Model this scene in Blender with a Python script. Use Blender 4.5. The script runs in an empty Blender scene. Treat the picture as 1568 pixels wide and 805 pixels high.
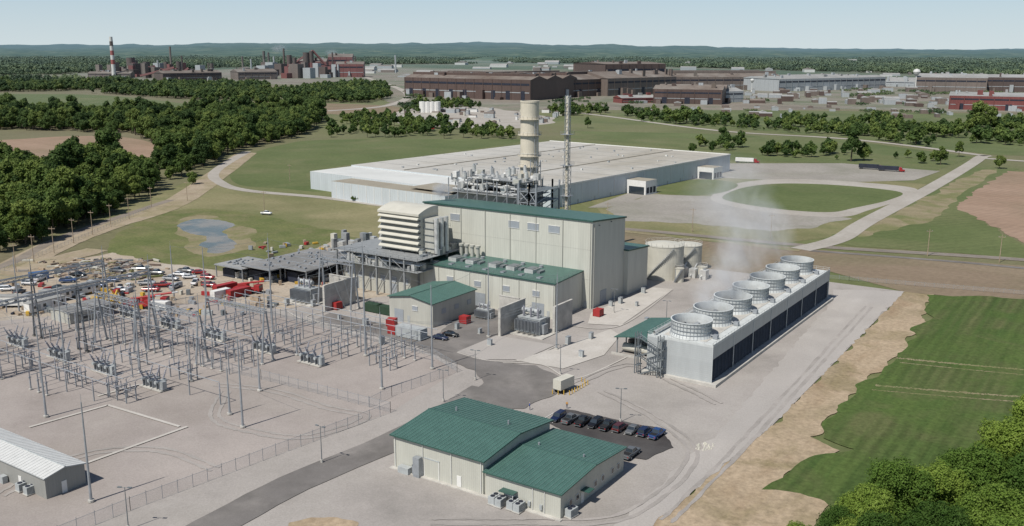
import bpy, math, random
import mathutils
import numpy as np
from mathutils import Vector, Matrix, noise as mn
random.seed(7); rng=np.random.default_rng(7)
PI=math.pi
# ---------------- survey calibration (photogrammetry of the site, metres) -------------
FPX=1450.; TH=math.radians(12.70); PSI=math.radians(33.9); RO=math.radians(0.12); HC=80.
R0=Vector((math.cos(PSI),math.sin(PSI),0)); FW=Vector((-math.sin(PSI)*math.cos(TH),math.cos(PSI)*math.cos(TH),-math.sin(TH)))
U0=R0.cross(FW); RV=R0*math.cos(RO)+U0*math.sin(RO); UV=U0*math.cos(RO)-R0*math.sin(RO); EYE=Vector((0,0,HC))
def G(x,y,z=0.):
    d=RV*((x-784)/FPX)+UV*((402.5-y)/FPX)+FW
    t=(z-HC)/d.z
    p=EYE+d*t
    return Vector((p.x,p.y,z))
def cam(X,Y,Z):
    v=Vector((X,Y,Z))-EYE
    return v.dot(RV),v.dot(UV),v.dot(FW)
def lin(g,a=0.,b=100.):
    ga,gb=g(a),g(b); return a-ga*(b-a)/(gb-ga)
def X_at(px,Y,z=0):
    c=(px-784)/FPX
    def g(X): r,u,d=cam(X,Y,z); return r-c*d
    return lin(g)
def Y_at(px,X,z=0):
    c=(px-784)/FPX
    def g(Y): r,u,d=cam(X,Y,z); return r-c*d
    return lin(g)
def Z_at(X,Y,py):
    c=(402.5-py)/FPX
    def g(Z): r,u,d=cam(X,Y,Z); return u-c*d
    return lin(g)
def foot(near,xl,xr):
    P=G(*near); return X_at(xl,P.y),P.x,P.y,Y_at(xr,P.x)
ZG=.3   # finished grade of the plant pad
UP=Vector((0,0,ZG))
# ---------------- scene, world, light, camera -------------
sc=bpy.context.scene
sc.view_settings.view_transform='Standard'; sc.view_settings.look='None'; sc.view_settings.exposure=0
w=bpy.data.worlds.new("World"); sc.world=w; w.use_nodes=True
nt=w.node_tree; bg=nt.nodes['Background']; sky=nt.nodes.new('ShaderNodeTexSky'); sky.sky_type='NISHITA'; sky.sun_disc=False
SD=Vector((-0.16,-0.985,0)).normalized(); EL=math.radians(54)
sky.sun_elevation=EL; sky.sun_rotation=math.atan2(SD.x,SD.y); sky.altitude=200; sky.air_density=1.0; sky.dust_density=0.6; sky.ozone_density=2.0
STR=.078
tc=nt.nodes.new('ShaderNodeTexCoord'); sx_=nt.nodes.new('ShaderNodeSeparateXYZ'); nt.links.new(tc.outputs['Generated'],sx_.inputs[0])
mr=nt.nodes.new('ShaderNodeMapRange'); mr.inputs[1].default_value=-.02; mr.inputs[2].default_value=.30; mr.inputs[3].default_value=.92; mr.inputs[4].default_value=0; nt.links.new(sx_.outputs[2],mr.inputs[0])
hz=nt.nodes.new('ShaderNodeMapRange'); hz.data_type='FLOAT_VECTOR'; hz.inputs[7].default_value=(0,0,0); hz.inputs[8].default_value=(.075,.075,.075)
cb=nt.nodes.new('ShaderNodeCombineXYZ'); [nt.links.new(sx_.outputs[2],cb.inputs[i]) for i in range(3)]
nt.links.new(cb.outputs[0],hz.inputs[6]); hz.inputs[9].default_value=(.66/STR,.76/STR,.80/STR); hz.inputs[10].default_value=(.47/STR,.65/STR,.81/STR)
mx=nt.nodes.new('ShaderNodeMix'); mx.data_type='RGBA'; nt.links.new(mr.outputs[0],mx.inputs[0]); nt.links.new(sky.outputs[0],mx.inputs[6]); nt.links.new(hz.outputs[1],mx.inputs[7])
nt.links.new(mx.outputs[2],bg.inputs[0]); bg.inputs[1].default_value=STR
sd=Vector((SD.x*math.cos(EL),SD.y*math.cos(EL),math.sin(EL)))
L=bpy.data.lights.new("sun","SUN"); L.energy=4.8; L.angle=math.radians(.5); L.color=(1,.96,.89)
lo=bpy.data.objects.new("sun",L); sc.collection.objects.link(lo); lo.rotation_euler=sd.to_track_quat('Z','Y').to_euler(); lo.location=(0,0,300)
cd=bpy.data.cameras.new("camera"); co=bpy.data.objects.new("camera",cd); sc.collection.objects.link(co); sc.camera=co
cd.sensor_width=36; cd.lens=36*FPX/1568; cd.clip_start=1; cd.clip_end=80000
M=Matrix((( RV.x,UV.x,-FW.x,0),(RV.y,UV.y,-FW.y,0),(RV.z,UV.z,-FW.z,HC),(0,0,0,1))); co.matrix_world=M

# ---------------- materials -------------
def newmat(name):
    m=bpy.data.materials.new(name); m.use_nodes=True; n=m.node_tree; b=n.nodes['Principled BSDF']; return m,n,b
def ramp(n,cols,lo=.3,hi=.7):
    r=n.nodes.new('ShaderNodeValToRGB'); e=r.color_ramp.elements
    k=len(cols)
    e[0].position=lo; e[0].color=(*cols[0],1); e[1].position=hi; e[1].color=(*cols[-1],1)
    for i in range(1,k-1):
        q=e.new(lo+(hi-lo)*i/(k-1)); q.color=(*cols[i],1)
    return r
def nz(n,vec,scale,detail=6,rough=.6,dist=0):
    t=n.nodes.new('ShaderNodeTexNoise'); t.inputs['Scale'].default_value=scale; t.inputs['Detail'].default_value=detail; t.inputs['Roughness'].default_value=rough; t.inputs['Distortion'].default_value=dist
    n.links.new(vec,t.inputs['Vector']); return t.outputs['Fac']
def mathn(n,op,a,b=None):
    m=n.nodes.new('ShaderNodeMath'); m.operation=op
    for i,s in enumerate((a,b)):
        if s is None: continue
        if isinstance(s,(int,float)): m.inputs[i].default_value=s
        else: n.links.new(s,m.inputs[i])
    return m.outputs[0]
def mixc(n,fac,a,b,bt='MIX'):
    m=n.nodes.new('ShaderNodeMix'); m.data_type='RGBA'; m.blend_type=bt
    for s,v in ((0,fac),(6,a),(7,b)):
        if isinstance(v,(int,float)): m.inputs[s].default_value=v
        elif isinstance(v,tuple): m.inputs[s].default_value=(*v,1)
        else: n.links.new(v,m.inputs[s])
    return m.outputs[2]
def wpos(n,sx=1,sy=1,sz=1,rot=0):
    g=n.nodes.new('ShaderNodeNewGeometry'); mp=n.nodes.new('ShaderNodeMapping'); mp.inputs['Scale'].default_value=(sx,sy,sz); mp.inputs['Rotation'].default_value=(0,0,rot)
    n.links.new(g.outputs['Position'],mp.inputs['Vector']); return mp.outputs[0]
def haze_tint(n,out,near=500,far=9000,mxv=.6,col=(.20,.26,.275)):  # aerial haze painted into base colour, growing with distance from the world origin
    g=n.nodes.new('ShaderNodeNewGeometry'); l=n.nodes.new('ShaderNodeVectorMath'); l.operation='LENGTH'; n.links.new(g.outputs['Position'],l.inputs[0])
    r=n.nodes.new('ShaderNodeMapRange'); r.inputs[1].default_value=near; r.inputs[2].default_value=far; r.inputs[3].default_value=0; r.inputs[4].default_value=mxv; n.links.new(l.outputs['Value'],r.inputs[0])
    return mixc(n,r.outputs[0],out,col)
def ground_mat(name,cols,s1,cols2=None,s2=None,fine=2.0,fa=.35,st=(1,1),rot=0,lo=.32,hi=.68,hz_=False,stripe=None):
    m,n,b=newmat(name); v=wpos(n,st[0],st[1],1,rot); v0=wpos(n)
    c=ramp(n,cols,lo,hi); n.links.new(nz(n,v,s1,8,.65),c.inputs[0]); out=c.outputs[0]
    if cols2:
        f=ramp(n,[(0,0,0),(1,1,1)],.46,.6); n.links.new(nz(n,v0,s2,6,.6,.6),f.inputs[0])
        c2=ramp(n,cols2,lo,hi); n.links.new(nz(n,v,s1*1.7,6),c2.inputs[0])
        out=mixc(n,f.outputs[0],out,c2.outputs[0])
    if stripe:
        ang,width,amt=stripe; vv=wpos(n,1,1,1,ang); wv=n.nodes.new('ShaderNodeTexWave'); wv.inputs['Scale'].default_value=2*PI/(20*width); wv.inputs['Distortion'].default_value=3.; wv.inputs['Detail'].default_value=4; wv.inputs['Detail Scale'].default_value=.4
        n.links.new(vv,wv.inputs['Vector']); sr=ramp(n,[(1-amt,)*3,(1,1,1)],.2,.8); n.links.new(wv.outputs['Fac'],sr.inputs[0])
        k=ramp(n,[(0,0,0),(1,1,1)],.4,.6); n.links.new(nz(n,v0,.02,3),k.inputs[0])
        out=mixc(n,1.,out,mixc(n,k.outputs[0],(1.,1.,1.),sr.outputs[0]),'MULTIPLY')
    g=ramp(n,[(1-fa,)*3,(1+fa*.0,)*3],.3,.65); n.links.new(nz(n,v0,fine,6,.75),g.inputs[0])
    out=mixc(n,1.,out,g.outputs[0],'MULTIPLY')
    if hz_: out=haze_tint(n,out)
    n.links.new(out,b.inputs['Base Color']); b.inputs['Roughness'].default_value=.95; b.inputs['Specular IOR Level'].default_value=.15
    return m
def flat(name,col,rough=.6,metal=0,spec=.4,var=.18,vs=.6,hz_=False):
    m,n,b=newmat(name); v=wpos(n)
    g=ramp(n,[tuple(c*(1-var) for c in col),tuple(min(1,c*(1+var*.6)) for c in col)],.3,.7); n.links.new(nz(n,v,vs,5,.65),g.inputs[0])
    out=g.outputs[0]
    if hz_: out=haze_tint(n,out)
    n.links.new(out,b.inputs['Base Color']); b.inputs['Roughness'].default_value=rough; b.inputs['Metallic'].default_value=metal; b.inputs['Specular IOR Level'].default_value=spec
    return m
def siding(name,col,pitch=.9,dirt=.2,horiz=False,amp=.12,rough=.5,hz_=False,panel=.06):
    m,n,b=newmat(name); g=n.nodes.new('ShaderNodeNewGeometry'); s=n.nodes.new('ShaderNodeSeparateXYZ'); n.links.new(g.outputs['Position'],s.inputs[0])
    k=s.outputs[2] if horiz else mathn(n,'ADD',s.outputs[0],s.outputs[1])
    fr=mathn(n,'FRACT',mathn(n,'DIVIDE',k,pitch))
    rb=ramp(n,[(1-amp,)*3,(1,1,1),(1,1,1)],.0,.35); n.links.new(fr,rb.inputs[0])
    v=wpos(n,.5,.5,.06); d=ramp(n,[tuple(c*(1-dirt) for c in col),col],.3,.65); n.links.new(nz(n,v,1.2,6,.7),d.inputs[0])
    fl=mathn(n,'FLOOR',mathn(n,'DIVIDE',k,pitch*6)); wn=n.nodes.new('ShaderNodeTexWhiteNoise'); wn.noise_dimensions='1D'; n.links.new(fl,wn.inputs['W'])
    pr=ramp(n,[(1-panel,)*3,(1,1,1)],0,1); n.links.new(wn.outputs['Value'],pr.inputs[0])
    out=mixc(n,1.,d.outputs[0],rb.outputs[0],'MULTIPLY'); out=mixc(n,1.,out,pr.outputs[0],'MULTIPLY')
    if hz_: out=haze_tint(n,out)
    n.links.new(out,b.inputs['Base Color']); b.inputs['Roughness'].default_value=rough; b.inputs['Specular IOR Level'].default_value=.35
    bp=n.nodes.new('ShaderNodeBump'); bp.inputs['Distance'].default_value=.05; bp.inputs['Strength'].default_value=.4; n.links.new(fr,bp.inputs['Height']); n.links.new(bp.outputs[0],b.inputs['Normal'])
    return m
def leafmat(name,cols,s=.35,trans=.25,far=9000,mxv=.65):
    m,n,b=newmat(name); tc=n.nodes.new('ShaderNodeTexCoord'); oi=n.nodes.new('ShaderNodeObjectInfo')
    c=ramp(n,cols,.3,.7); n.links.new(nz(n,tc.outputs['Object'],s,4,.7),c.inputs[0])
    hs=n.nodes.new('ShaderNodeHueSaturation'); n.links.new(c.outputs[0],hs.inputs['Color'])
    n.links.new(mathn(n,'ADD',mathn(n,'MULTIPLY',oi.outputs['Random'],1.0),.55),hs.inputs['Value'])
    n.links.new(mathn(n,'ADD',mathn(n,'MULTIPLY',oi.outputs['Random'],-.05),.515),hs.inputs['Hue'])
    out=haze_tint(n,hs.outputs[0],500,far,mxv,(.16,.225,.225))  # leaf colour carries a painted blue-grey distance haze
    b.inputs['Roughness'].default_value=.7; b.inputs['Specular IOR Level'].default_value=.2; n.links.new(out,b.inputs['Base Color'])
    tr=n.nodes.new('ShaderNodeBsdfTranslucent'); n.links.new(out,tr.inputs[0]); mx=n.nodes.new('ShaderNodeMixShader'); mx.inputs[0].default_value=trans
    n.links.new(b.outputs[0],mx.inputs[1]); n.links.new(tr.outputs[0],mx.inputs[2]); n.links.new(mx.outputs[0],n.nodes['Material Output'].inputs[0])
    return m

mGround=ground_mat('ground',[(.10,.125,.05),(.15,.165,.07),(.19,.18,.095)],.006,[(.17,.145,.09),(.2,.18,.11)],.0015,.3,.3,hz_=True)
mGravel=ground_mat('gravel',[(.27,.25,.23),(.36,.33,.305),(.41,.38,.35)],.035,[(.39,.36,.33),(.30,.275,.25)],.02,3,.24)
mGravelL=ground_mat('pale_gravel',[(.35,.325,.30),(.42,.39,.365)],.05,[(.37,.34,.31),(.45,.42,.39)],.02,3,.2,(1,.3))
mGravelD=ground_mat('switchyard_gravel',[(.27,.235,.215),(.35,.31,.285),(.40,.355,.325)],.03,[(.375,.335,.305),(.29,.255,.23)],.025,3,.24)
mTrack=ground_mat('wheel_track',[(.27,.25,.23),(.37,.34,.315)],.15,[(.40,.37,.34),(.33,.30,.28)],.06,3,.2)
mLay=ground_mat('laydown_dirt',[(.32,.25,.18),(.46,.39,.31),(.40,.33,.25)],.05,[(.48,.43,.36),(.33,.26,.19)],.03,1.2,.35)
mAsph=ground_mat('asphalt',[(.13,.12,.112),(.21,.195,.185)],.08,[(.25,.23,.215),(.15,.14,.13)],.05,5,.2,(1,1))
mAsphD=ground_mat('fresh_asphalt',[(.055,.05,.05),(.095,.09,.088)],.1,None,None,5,.25)
mConc=ground_mat('concrete',[(.42,.39,.35),(.52,.49,.45)],.12,None,None,2,.15)
mRoad=ground_mat('concrete_road',[(.33,.30,.26),(.42,.39,.35)],.03,None,None,.5,.2)
mLot=ground_mat('lot_gravel',[(.27,.25,.22),(.35,.325,.29)],.03,[(.24,.23,.19),(.31,.29,.25)],.02,.5,.25)
mStraw=ground_mat('straw_earth',[(.30,.215,.135),(.44,.345,.24),(.38,.29,.2)],.06,[(.26,.21,.115),(.35,.28,.19)],.05,.8,.4,(1,.3))
mLawn=ground_mat('lawn',[(.05,.088,.022),(.095,.14,.038),(.065,.112,.03)],.06,[(.135,.145,.06),(.07,.115,.03)],.04,.9,.45,(2.4,.12),stripe=(0.,2.8,.20))
mGrassY=ground_mat('dry_grass',[(.17,.165,.08),(.28,.25,.14)],.02,[(.13,.15,.06),(.19,.19,.09)],.012,.6,.3)
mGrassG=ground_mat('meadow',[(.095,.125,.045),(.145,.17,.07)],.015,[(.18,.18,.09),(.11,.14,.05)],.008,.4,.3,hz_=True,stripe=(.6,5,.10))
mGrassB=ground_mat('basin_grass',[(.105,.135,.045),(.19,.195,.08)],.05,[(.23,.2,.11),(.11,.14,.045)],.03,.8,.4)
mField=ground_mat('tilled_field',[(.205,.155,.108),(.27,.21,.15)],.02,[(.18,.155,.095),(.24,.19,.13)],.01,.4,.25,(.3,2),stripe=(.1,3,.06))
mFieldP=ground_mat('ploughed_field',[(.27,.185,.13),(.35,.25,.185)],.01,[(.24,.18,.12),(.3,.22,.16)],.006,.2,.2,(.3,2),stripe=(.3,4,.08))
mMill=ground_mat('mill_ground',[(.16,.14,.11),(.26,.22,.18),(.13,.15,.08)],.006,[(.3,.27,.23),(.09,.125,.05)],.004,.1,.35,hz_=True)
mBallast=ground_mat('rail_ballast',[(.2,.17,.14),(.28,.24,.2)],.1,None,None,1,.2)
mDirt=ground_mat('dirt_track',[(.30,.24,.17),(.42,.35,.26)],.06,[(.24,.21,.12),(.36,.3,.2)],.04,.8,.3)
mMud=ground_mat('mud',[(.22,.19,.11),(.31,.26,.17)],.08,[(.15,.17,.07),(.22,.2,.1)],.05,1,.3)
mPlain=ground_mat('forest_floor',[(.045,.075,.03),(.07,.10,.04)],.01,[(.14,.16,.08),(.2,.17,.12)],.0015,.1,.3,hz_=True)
mWhite=flat('white_paint',(.68,.67,.64),.6,var=.1)
mBeige=siding('beige_siding',(.555,.55,.485),.9,.14)
mBeigeD=siding('tan_siding',(.46,.455,.405),.7,.15)
mAdmin=siding('putty_siding',(.50,.495,.435),.45,.12,amp=.16)
mGreen=siding('green_metal_roof',(.072,.15,.125),.62,.24,amp=.3,rough=.45)
mGreenT=flat('green_trim',(.035,.09,.075),.4)
mSeam=flat('green_seam',(.13,.22,.19),.4)
mGreyS=siding('grey_siding',(.44,.46,.46),.5,.14,horiz=True,amp=.2)
mWhS=siding('white_siding',(.54,.58,.60),1.6,.12)
mWRoof=ground_mat('warehouse_roof',[(.40,.385,.35),(.49,.475,.44)],.012,[(.34,.315,.265),(.42,.395,.35)],.006,.15,.15,(3,.25),math.radians(5))
mTanRoof=ground_mat('tan_roof',[(.27,.24,.19),(.34,.31,.25)],.03,None,None,.3,.15)
mWhRoof=flat('white_roof',(.58,.58,.55),.6,var=.1,vs=.05)
mSteel=flat('galvanised_steel',(.33,.35,.37),.5,.3,var=.2)
mSteelD=flat('painted_steel',(.17,.19,.20),.5,.2)
mStruct=flat('structural_steel',(.30,.31,.31),.55,.2)
mDark=flat('dark_louvre',(.022,.026,.042),.6,var=.4,vs=.3)
mSlat=flat('louvre_slat',(.06,.07,.10),.6,var=.3)
mBlack=flat('rubber',(.015,.015,.016),.8)
mGlass=flat('dark_glass',(.03,.04,.05),.08,0,.8)
mConcW=flat('concrete_wall',(.46,.44,.40),.85,var=.25,vs=.4)
mInsul=flat('porcelain',(.30,.30,.33),.3,0,.6)
mStack=flat('stack_paint',(.58,.53,.43),.5,var=.1,vs=.3)
mTank=flat('tank_beige',(.52,.50,.43),.5,var=.1,vs=.3)
mCool=flat('fan_shroud',(.54,.56,.55),.55,var=.15,vs=.5)
mSilver=flat('silver_cladding',(.62,.62,.60),.35,.35,var=.3,vs=.5)
mRed=flat('red_paint',(.33,.03,.03),.5)
mYel=flat('yellow_paint',(.55,.35,.05),.5)
mBlue=flat('blue_paint',(.05,.12,.27),.4)
mGreyBx=flat('grey_box',(.38,.40,.40),.5)
mDkGrn=flat('dark_green_paint',(.03,.06,.035),.6)
mLouvre=siding('grey_louvre',(.34,.37,.40),.25,.1,horiz=True,amp=.5)
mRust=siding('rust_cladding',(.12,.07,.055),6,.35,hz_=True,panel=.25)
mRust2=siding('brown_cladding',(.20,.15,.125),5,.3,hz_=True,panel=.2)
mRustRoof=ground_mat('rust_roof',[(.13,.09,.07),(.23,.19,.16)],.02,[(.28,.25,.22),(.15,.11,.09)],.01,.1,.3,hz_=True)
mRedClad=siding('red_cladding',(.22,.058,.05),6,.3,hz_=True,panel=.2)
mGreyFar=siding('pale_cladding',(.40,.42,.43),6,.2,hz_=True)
mGreyRoof=ground_mat('grey_roof',[(.27,.27,.26),(.37,.37,.36)],.02,None,None,.2,.25)
mTreadR=ground_mat('shed_roof',[(.18,.18,.175),(.27,.265,.26)],.08,None,None,1,.25)
mWood=flat('timber',(.36,.28,.20),.85,var=.4,vs=.8)
mBark=flat('bark',(.09,.07,.05),.9,var=.3)
mLeafN=leafmat('leaves_near',[(.06,.12,.018),(.12,.21,.035),(.17,.26,.055)],.5,.4)
mLeaf=leafmat('leaves',[(.04,.078,.018),(.08,.135,.03),(.135,.19,.05)],.2,.3)
mLeafF=leafmat('leaves_far',[(.04,.068,.028),(.075,.115,.042),(.11,.15,.06)],.03,.1)
def water_mat():
    m,n,b=newmat('pond_water'); c=ramp(n,[(.09,.10,.085),(.22,.18,.13)],.42,.56); n.links.new(nz(n,wpos(n),.06,4),c.inputs[0]); n.links.new(c.outputs[0],b.inputs['Base Color']); b.inputs['Roughness'].default_value=.18
    bp=n.nodes.new('ShaderNodeBump'); bp.inputs['Strength'].default_value=.2; n.links.new(nz(n,wpos(n),1.5,4),bp.inputs['Height']); n.links.new(bp.outputs[0],b.inputs['Normal']); return m
mWater=water_mat()
def fence_mat():
    m,n,b=newmat('chain_link'); b.inputs['Base Color'].default_value=(.45,.46,.47,1); tr=n.nodes.new('ShaderNodeBsdfTransparent'); mx=n.nodes.new('ShaderNodeMixShader'); mx.inputs[0].default_value=.14
    n.links.new(tr.outputs[0],mx.inputs[1]); n.links.new(b.outputs[0],mx.inputs[2]); n.links.new(mx.outputs[0],n.nodes['Material Output'].inputs[0]); return m
mFence=fence_mat()

# ---------------- mesh builder -------------
class MB:
    def __init__(s): s.v=[]; s.f=[]; s.m=[]; s.mats=[]
    def mi(s,mat):
        if mat not in s.mats: s.mats.append(mat)
        return s.mats.index(mat)
    def add(s,vs,fs,mat):
        o=len(s.v); s.v.extend([tuple(v) for v in vs]); k=s.mi(mat)
        for f in fs: s.f.append(tuple(i+o for i in f)); s.m.append(k)
    def box(s,x0,x1,y0,y1,z0,z1,mat,top=None):
        vs=[(x0,y0,z0),(x1,y0,z0),(x1,y1,z0),(x0,y1,z0),(x0,y0,z1),(x1,y0,z1),(x1,y1,z1),(x0,y1,z1)]
        s.add(vs,[(0,1,5,4),(1,2,6,5),(2,3,7,6),(3,0,4,7),(3,2,1,0)],mat); s.add(vs[4:],[(0,1,2,3)],top or mat)
    def fbox(s,O,e1,e2,a0,a1,b0,b1,z0,z1,mat,top=None):
        c=[O+e1*a+e2*b for a,b in ((a0,b0),(a1,b0),(a1,b1),(a0,b1))]
        vs=[(p.x,p.y,z0) for p in c]+[(p.x,p.y,z1) for p in c]
        s.add(vs,[(0,1,5,4),(1,2,6,5),(2,3,7,6),(3,0,4,7)],mat); s.add(vs[4:],[(0,1,2,3)],top or mat)
    def cyl(s,cx,cy,z0,z1,r0,mat,n=12,r1=None,cap=True,bot=False):
        r1=r0 if r1 is None else r1
        a=[2*PI*i/n for i in range(n)]
        vs=[(cx+r0*math.cos(t),cy+r0*math.sin(t),z0) for t in a]+[(cx+r1*math.cos(t),cy+r1*math.sin(t),z1) for t in a]
        fs=[(i,(i+1)%n,n+(i+1)%n,n+i) for i in range(n)]
        if cap: fs.append(tuple(range(n,2*n)))
        if bot: fs.append(tuple(range(n))[::-1])
        s.add(vs,fs,mat)
    def tube(s,p,q,r,mat,n=5,r1=None,cap=False):
        p=Vector(p); q=Vector(q); d=(q-p)
        if d.length<1e-6: return
        d.normalize(); a=d.orthogonal().normalized(); b=d.cross(a); r1=r if r1 is None else r1
        vs=[p+(a*math.cos(2*PI*i/n)+b*math.sin(2*PI*i/n))*r for i in range(n)]+[q+(a*math.cos(2*PI*i/n)+b*math.sin(2*PI*i/n))*r1 for i in range(n)]
        fs=[(i,(i+1)%n,n+(i+1)%n,n+i) for i in range(n)]
        if cap: fs+=[tuple(range(n))[::-1],tuple(range(n,2*n))]
        s.add(vs,fs,mat)
    def lathe(s,cx,cy,prof,mat,n=24):
        vs=[];fs=[]
        for r,z in prof:
            vs+=[(cx+r*math.cos(2*PI*i/n),cy+r*math.sin(2*PI*i/n),z) for i in range(n)]
        for k in range(len(prof)-1):
            fs+=[(k*n+i,k*n+(i+1)%n,(k+1)*n+(i+1)%n,(k+1)*n+i) for i in range(n)]
        s.add(vs,fs,mat)
    def loft(s,rings,mat,caps=True):
        n=len(rings[0]); vs=[p for r in rings for p in r]; fs=[]
        for k in range(len(rings)-1):
            fs+=[(k*n+i,k*n+(i+1)%n,(k+1)*n+(i+1)%n,(k+1)*n+i) for i in range(n)]
        if caps: fs+=[tuple(range(n))[::-1],tuple(range((len(rings)-1)*n,len(rings)*n))]
        s.add(vs,fs,mat)
    def rail(s,pts,z,mat,h=1.1,r=.035,step=2.5):
        for a,b in zip(pts[:-1],pts[1:]):
            a=Vector((a[0],a[1],z)); b=Vector((b[0],b[1],z)); L=(b-a).length; k=max(1,int(L/step))
            for hh in (h*.5,h): s.tube(a+Vector((0,0,hh)),b+Vector((0,0,hh)),r,mat,4)
            for i in range(k+1):
                p=a.lerp(b,i/k); s.tube(p,p+Vector((0,0,h)),r,mat,4)
    def mesh(s,name,smooth=False,off=None):
        me=bpy.data.meshes.new(name); v=s.v
        if off is not None: v=[(a-off[0],b-off[1],c-off[2]) for a,b,c in v]
        me.from_pydata(v,[],s.f)
        for m in s.mats: me.materials.append(m)
        me.polygons.foreach_set('material_index',s.m)
        if smooth: me.polygons.foreach_set('use_smooth',[True]*len(s.f))
        me.update(); return me
    def build(s,name,smooth=False):
        A=np.array(s.v); off=((A[:,0].min()+A[:,0].max())/2,(A[:,1].min()+A[:,1].max())/2,0.)
        return put(s.mesh(name,smooth,off),name,off)
def put(me,name,loc=(0,0,0),rz=0,sc_=1,parent=None):
    o=bpy.data.objects.new(name,me); sc.collection.objects.link(o); o.location=loc; o.rotation_euler=(0,0,rz); o.scale=(sc_,)*3
    if parent: o.parent=parent
    return o
def empty(name,loc=(0,0,0)):
    o=bpy.data.objects.new(name,None); sc.collection.objects.link(o); o.location=loc; return o

# ---------------- ground sheets -------------
layer=[0]; LS=.0055
def smooth_poly(P,closed=True,sub=6):
    out=[];n=len(P)
    for i in range(n if closed else n-1):
        if closed: p0,p1,p2,p3=P[(i-1)%n],P[i],P[(i+1)%n],P[(i+2)%n]
        else: p0,p1,p2,p3=P[max(i-1,0)],P[i],P[i+1],P[min(i+2,n-1)]
        for k in range(sub):
            t=k/sub
            out.append(.5*((2*p1)+(p2-p0)*t+(2*p0-5*p1+4*p2-p3)*t*t+(3*p1-p0-3*p2+p3)*t**3))
    if not closed: out.append(P[-1])
    return out
def sheet(name,px,mat,smooth=False,jit=0.,z=None,sub=8):
    P=[G(*p) for p in px]
    if smooth: P=smooth_poly(P,True,sub)
    elif jit:
        Q=[]
        for a,b in zip(P,P[1:]+P[:1]):
            k=max(1,int((b-a).length/max(jit*1.2,.8))); k=min(k,160)
            Q+=[a.lerp(b,i/k) for i in range(k)]
        P=Q
    if jit: 
        P=[p+Vector((mn.noise(p*.13/max(jit,.3)),mn.noise(p*.13/max(jit,.3)+Vector((50,9,3))),0))*jit*2.4 + Vector((random.uniform(-.2,.2),random.uniform(-.2,.2),0))*jit for p in P]
    if z is None: layer[0]+=1; z=LS*layer[0]
    tri=mathutils.geometry.tessellate_polygon([[Vector((p.x,p.y,0)) for p in P]])
    me=bpy.data.meshes.new(name); me.from_pydata([(p.x,p.y,z) for p in P],[],[tuple(t) for t in tri]); me.materials.append(mat); me.update()
    return put(me,name)
def strip(name,px,wd,mat,z=None,sub=6,off=0,wob=0):
    P=[G(*p) for p in px]; P=smooth_poly(P,False,sub)
    if z is None: layer[0]+=1; z=LS*layer[0]
    vs=[];fs=[]
    for i,p in enumerate(P):
        d=(P[min(i+1,len(P)-1)]-P[max(i-1,0)]); d.z=0; d.normalize(); nn=Vector((-d.y,d.x,0))
        for s_ in (-.5,.5):
            q=p+nn*(wd*s_*(1+random.uniform(-wob,wob))+off); vs.append((q.x,q.y,z))
    for i in range(len(P)-1): fs.append((2*i,2*i+1,2*i+3,2*i+2))
    me=bpy.data.meshes.new(name); me.from_pydata(vs,[],fs); me.materials.append(mat); return put(me,name)

mb=MB(); S=40000.; k=40
vs=[(-S+2*S*i/k,-S+2*S*j/k,0) for j in range(k+1) for i in range(k+1)]
mb.add(vs,[(j*(k+1)+i,j*(k+1)+i+1,(j+1)*(k+1)+i+1,(j+1)*(k+1)+i) for j in range(k) for i in range(k)],mGround)
put(mb.mesh('ground'),'ground')
sheet('forest_floor',[(-2500,118),(-2500,78.5),(0,77.5),(784,76.8),(1568,78.5),(4000,85),(4000,130),(1568,124),(784,118)],mPlain)
sheet('mill_ground',[(120,112),(430,104),(620,104),(1000,112),(1568,122),(1900,128),(1900,180),(1568,172),(1300,168),(1000,168),(800,172),(620,168),(540,130),(300,128),(120,124)],mMill,jit=12)
sheet('scrap_yard_ground',[(600,170),(690,160),(800,172),(850,185),(780,196),(640,192),(590,182)],mRoad,True,jit=5)
sheet('meadow_field',[(-300,149),(100,144),(270,157),(295,168),(200,173),(-300,169)],mGrassG,True)
sheet('meadow_field',[(352,262),(372,240),(430,222),(500,214),(740,213),(800,216),(640,240),(476,262),(500,292),(430,288),(365,282)],mGrassG,True)
sheet('ploughed_field',[(-300,222),(0,214),(90,209),(180,209),(236,221),(215,246),(100,246),(-300,262)],mFieldP,True)
sheet('tilled_field',[(380,156),(500,158),(610,164),(575,180),(500,174),(385,173)],mField,True)
sheet('dry_grass_field',[(150,330),(240,298),(330,262),(350,288),(520,306),(640,322),(800,340),(800,372),(600,370),(480,352),(300,322),(200,345)],mGrassY,True)
sheet('basin_grass',[(166,388),(185,355),(255,324),(350,322),(470,345),(530,358),(470,388),(340,412),(220,402)],mGrassB,True,jit=1.5)
sheet('pond_shore',[(266,350),(290,333),(338,333),(366,345),(388,362),(372,386),(330,392),(298,384),(285,368)],mMud,True,jit=3)
sheet('pond',[(274,347),(296,335),(338,336),(356,345),(344,358),(360,372),(346,386),(324,388),(308,376),(316,362),(292,357)],mWater,True,jit=1.5)
sheet('meadow_field',[(860,200),(1100,205),(1300,215),(1490,240),(1430,262),(1290,250),(1117,245),(1117,232),(870,211)],mGrassG)
sheet('meadow_field',[(1000,168),(1300,170),(1900,182),(1900,250),(1500,236),(1300,210),(1000,190),(930,178)],mGrassG,jit=6)
sheet('meadow_field',[(900,300),(1117,252),(1300,272),(1420,282),(1300,345),(1280,362),(1200,372),(940,352)],mGrassY)
sheet('tilled_field',[(940,352),(1245,382),(1568,407),(2200,440),(2200,520),(1568,464),(1385,447),(1268,415),(1062,420),(1000,420),(960,380)],mField)
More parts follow.
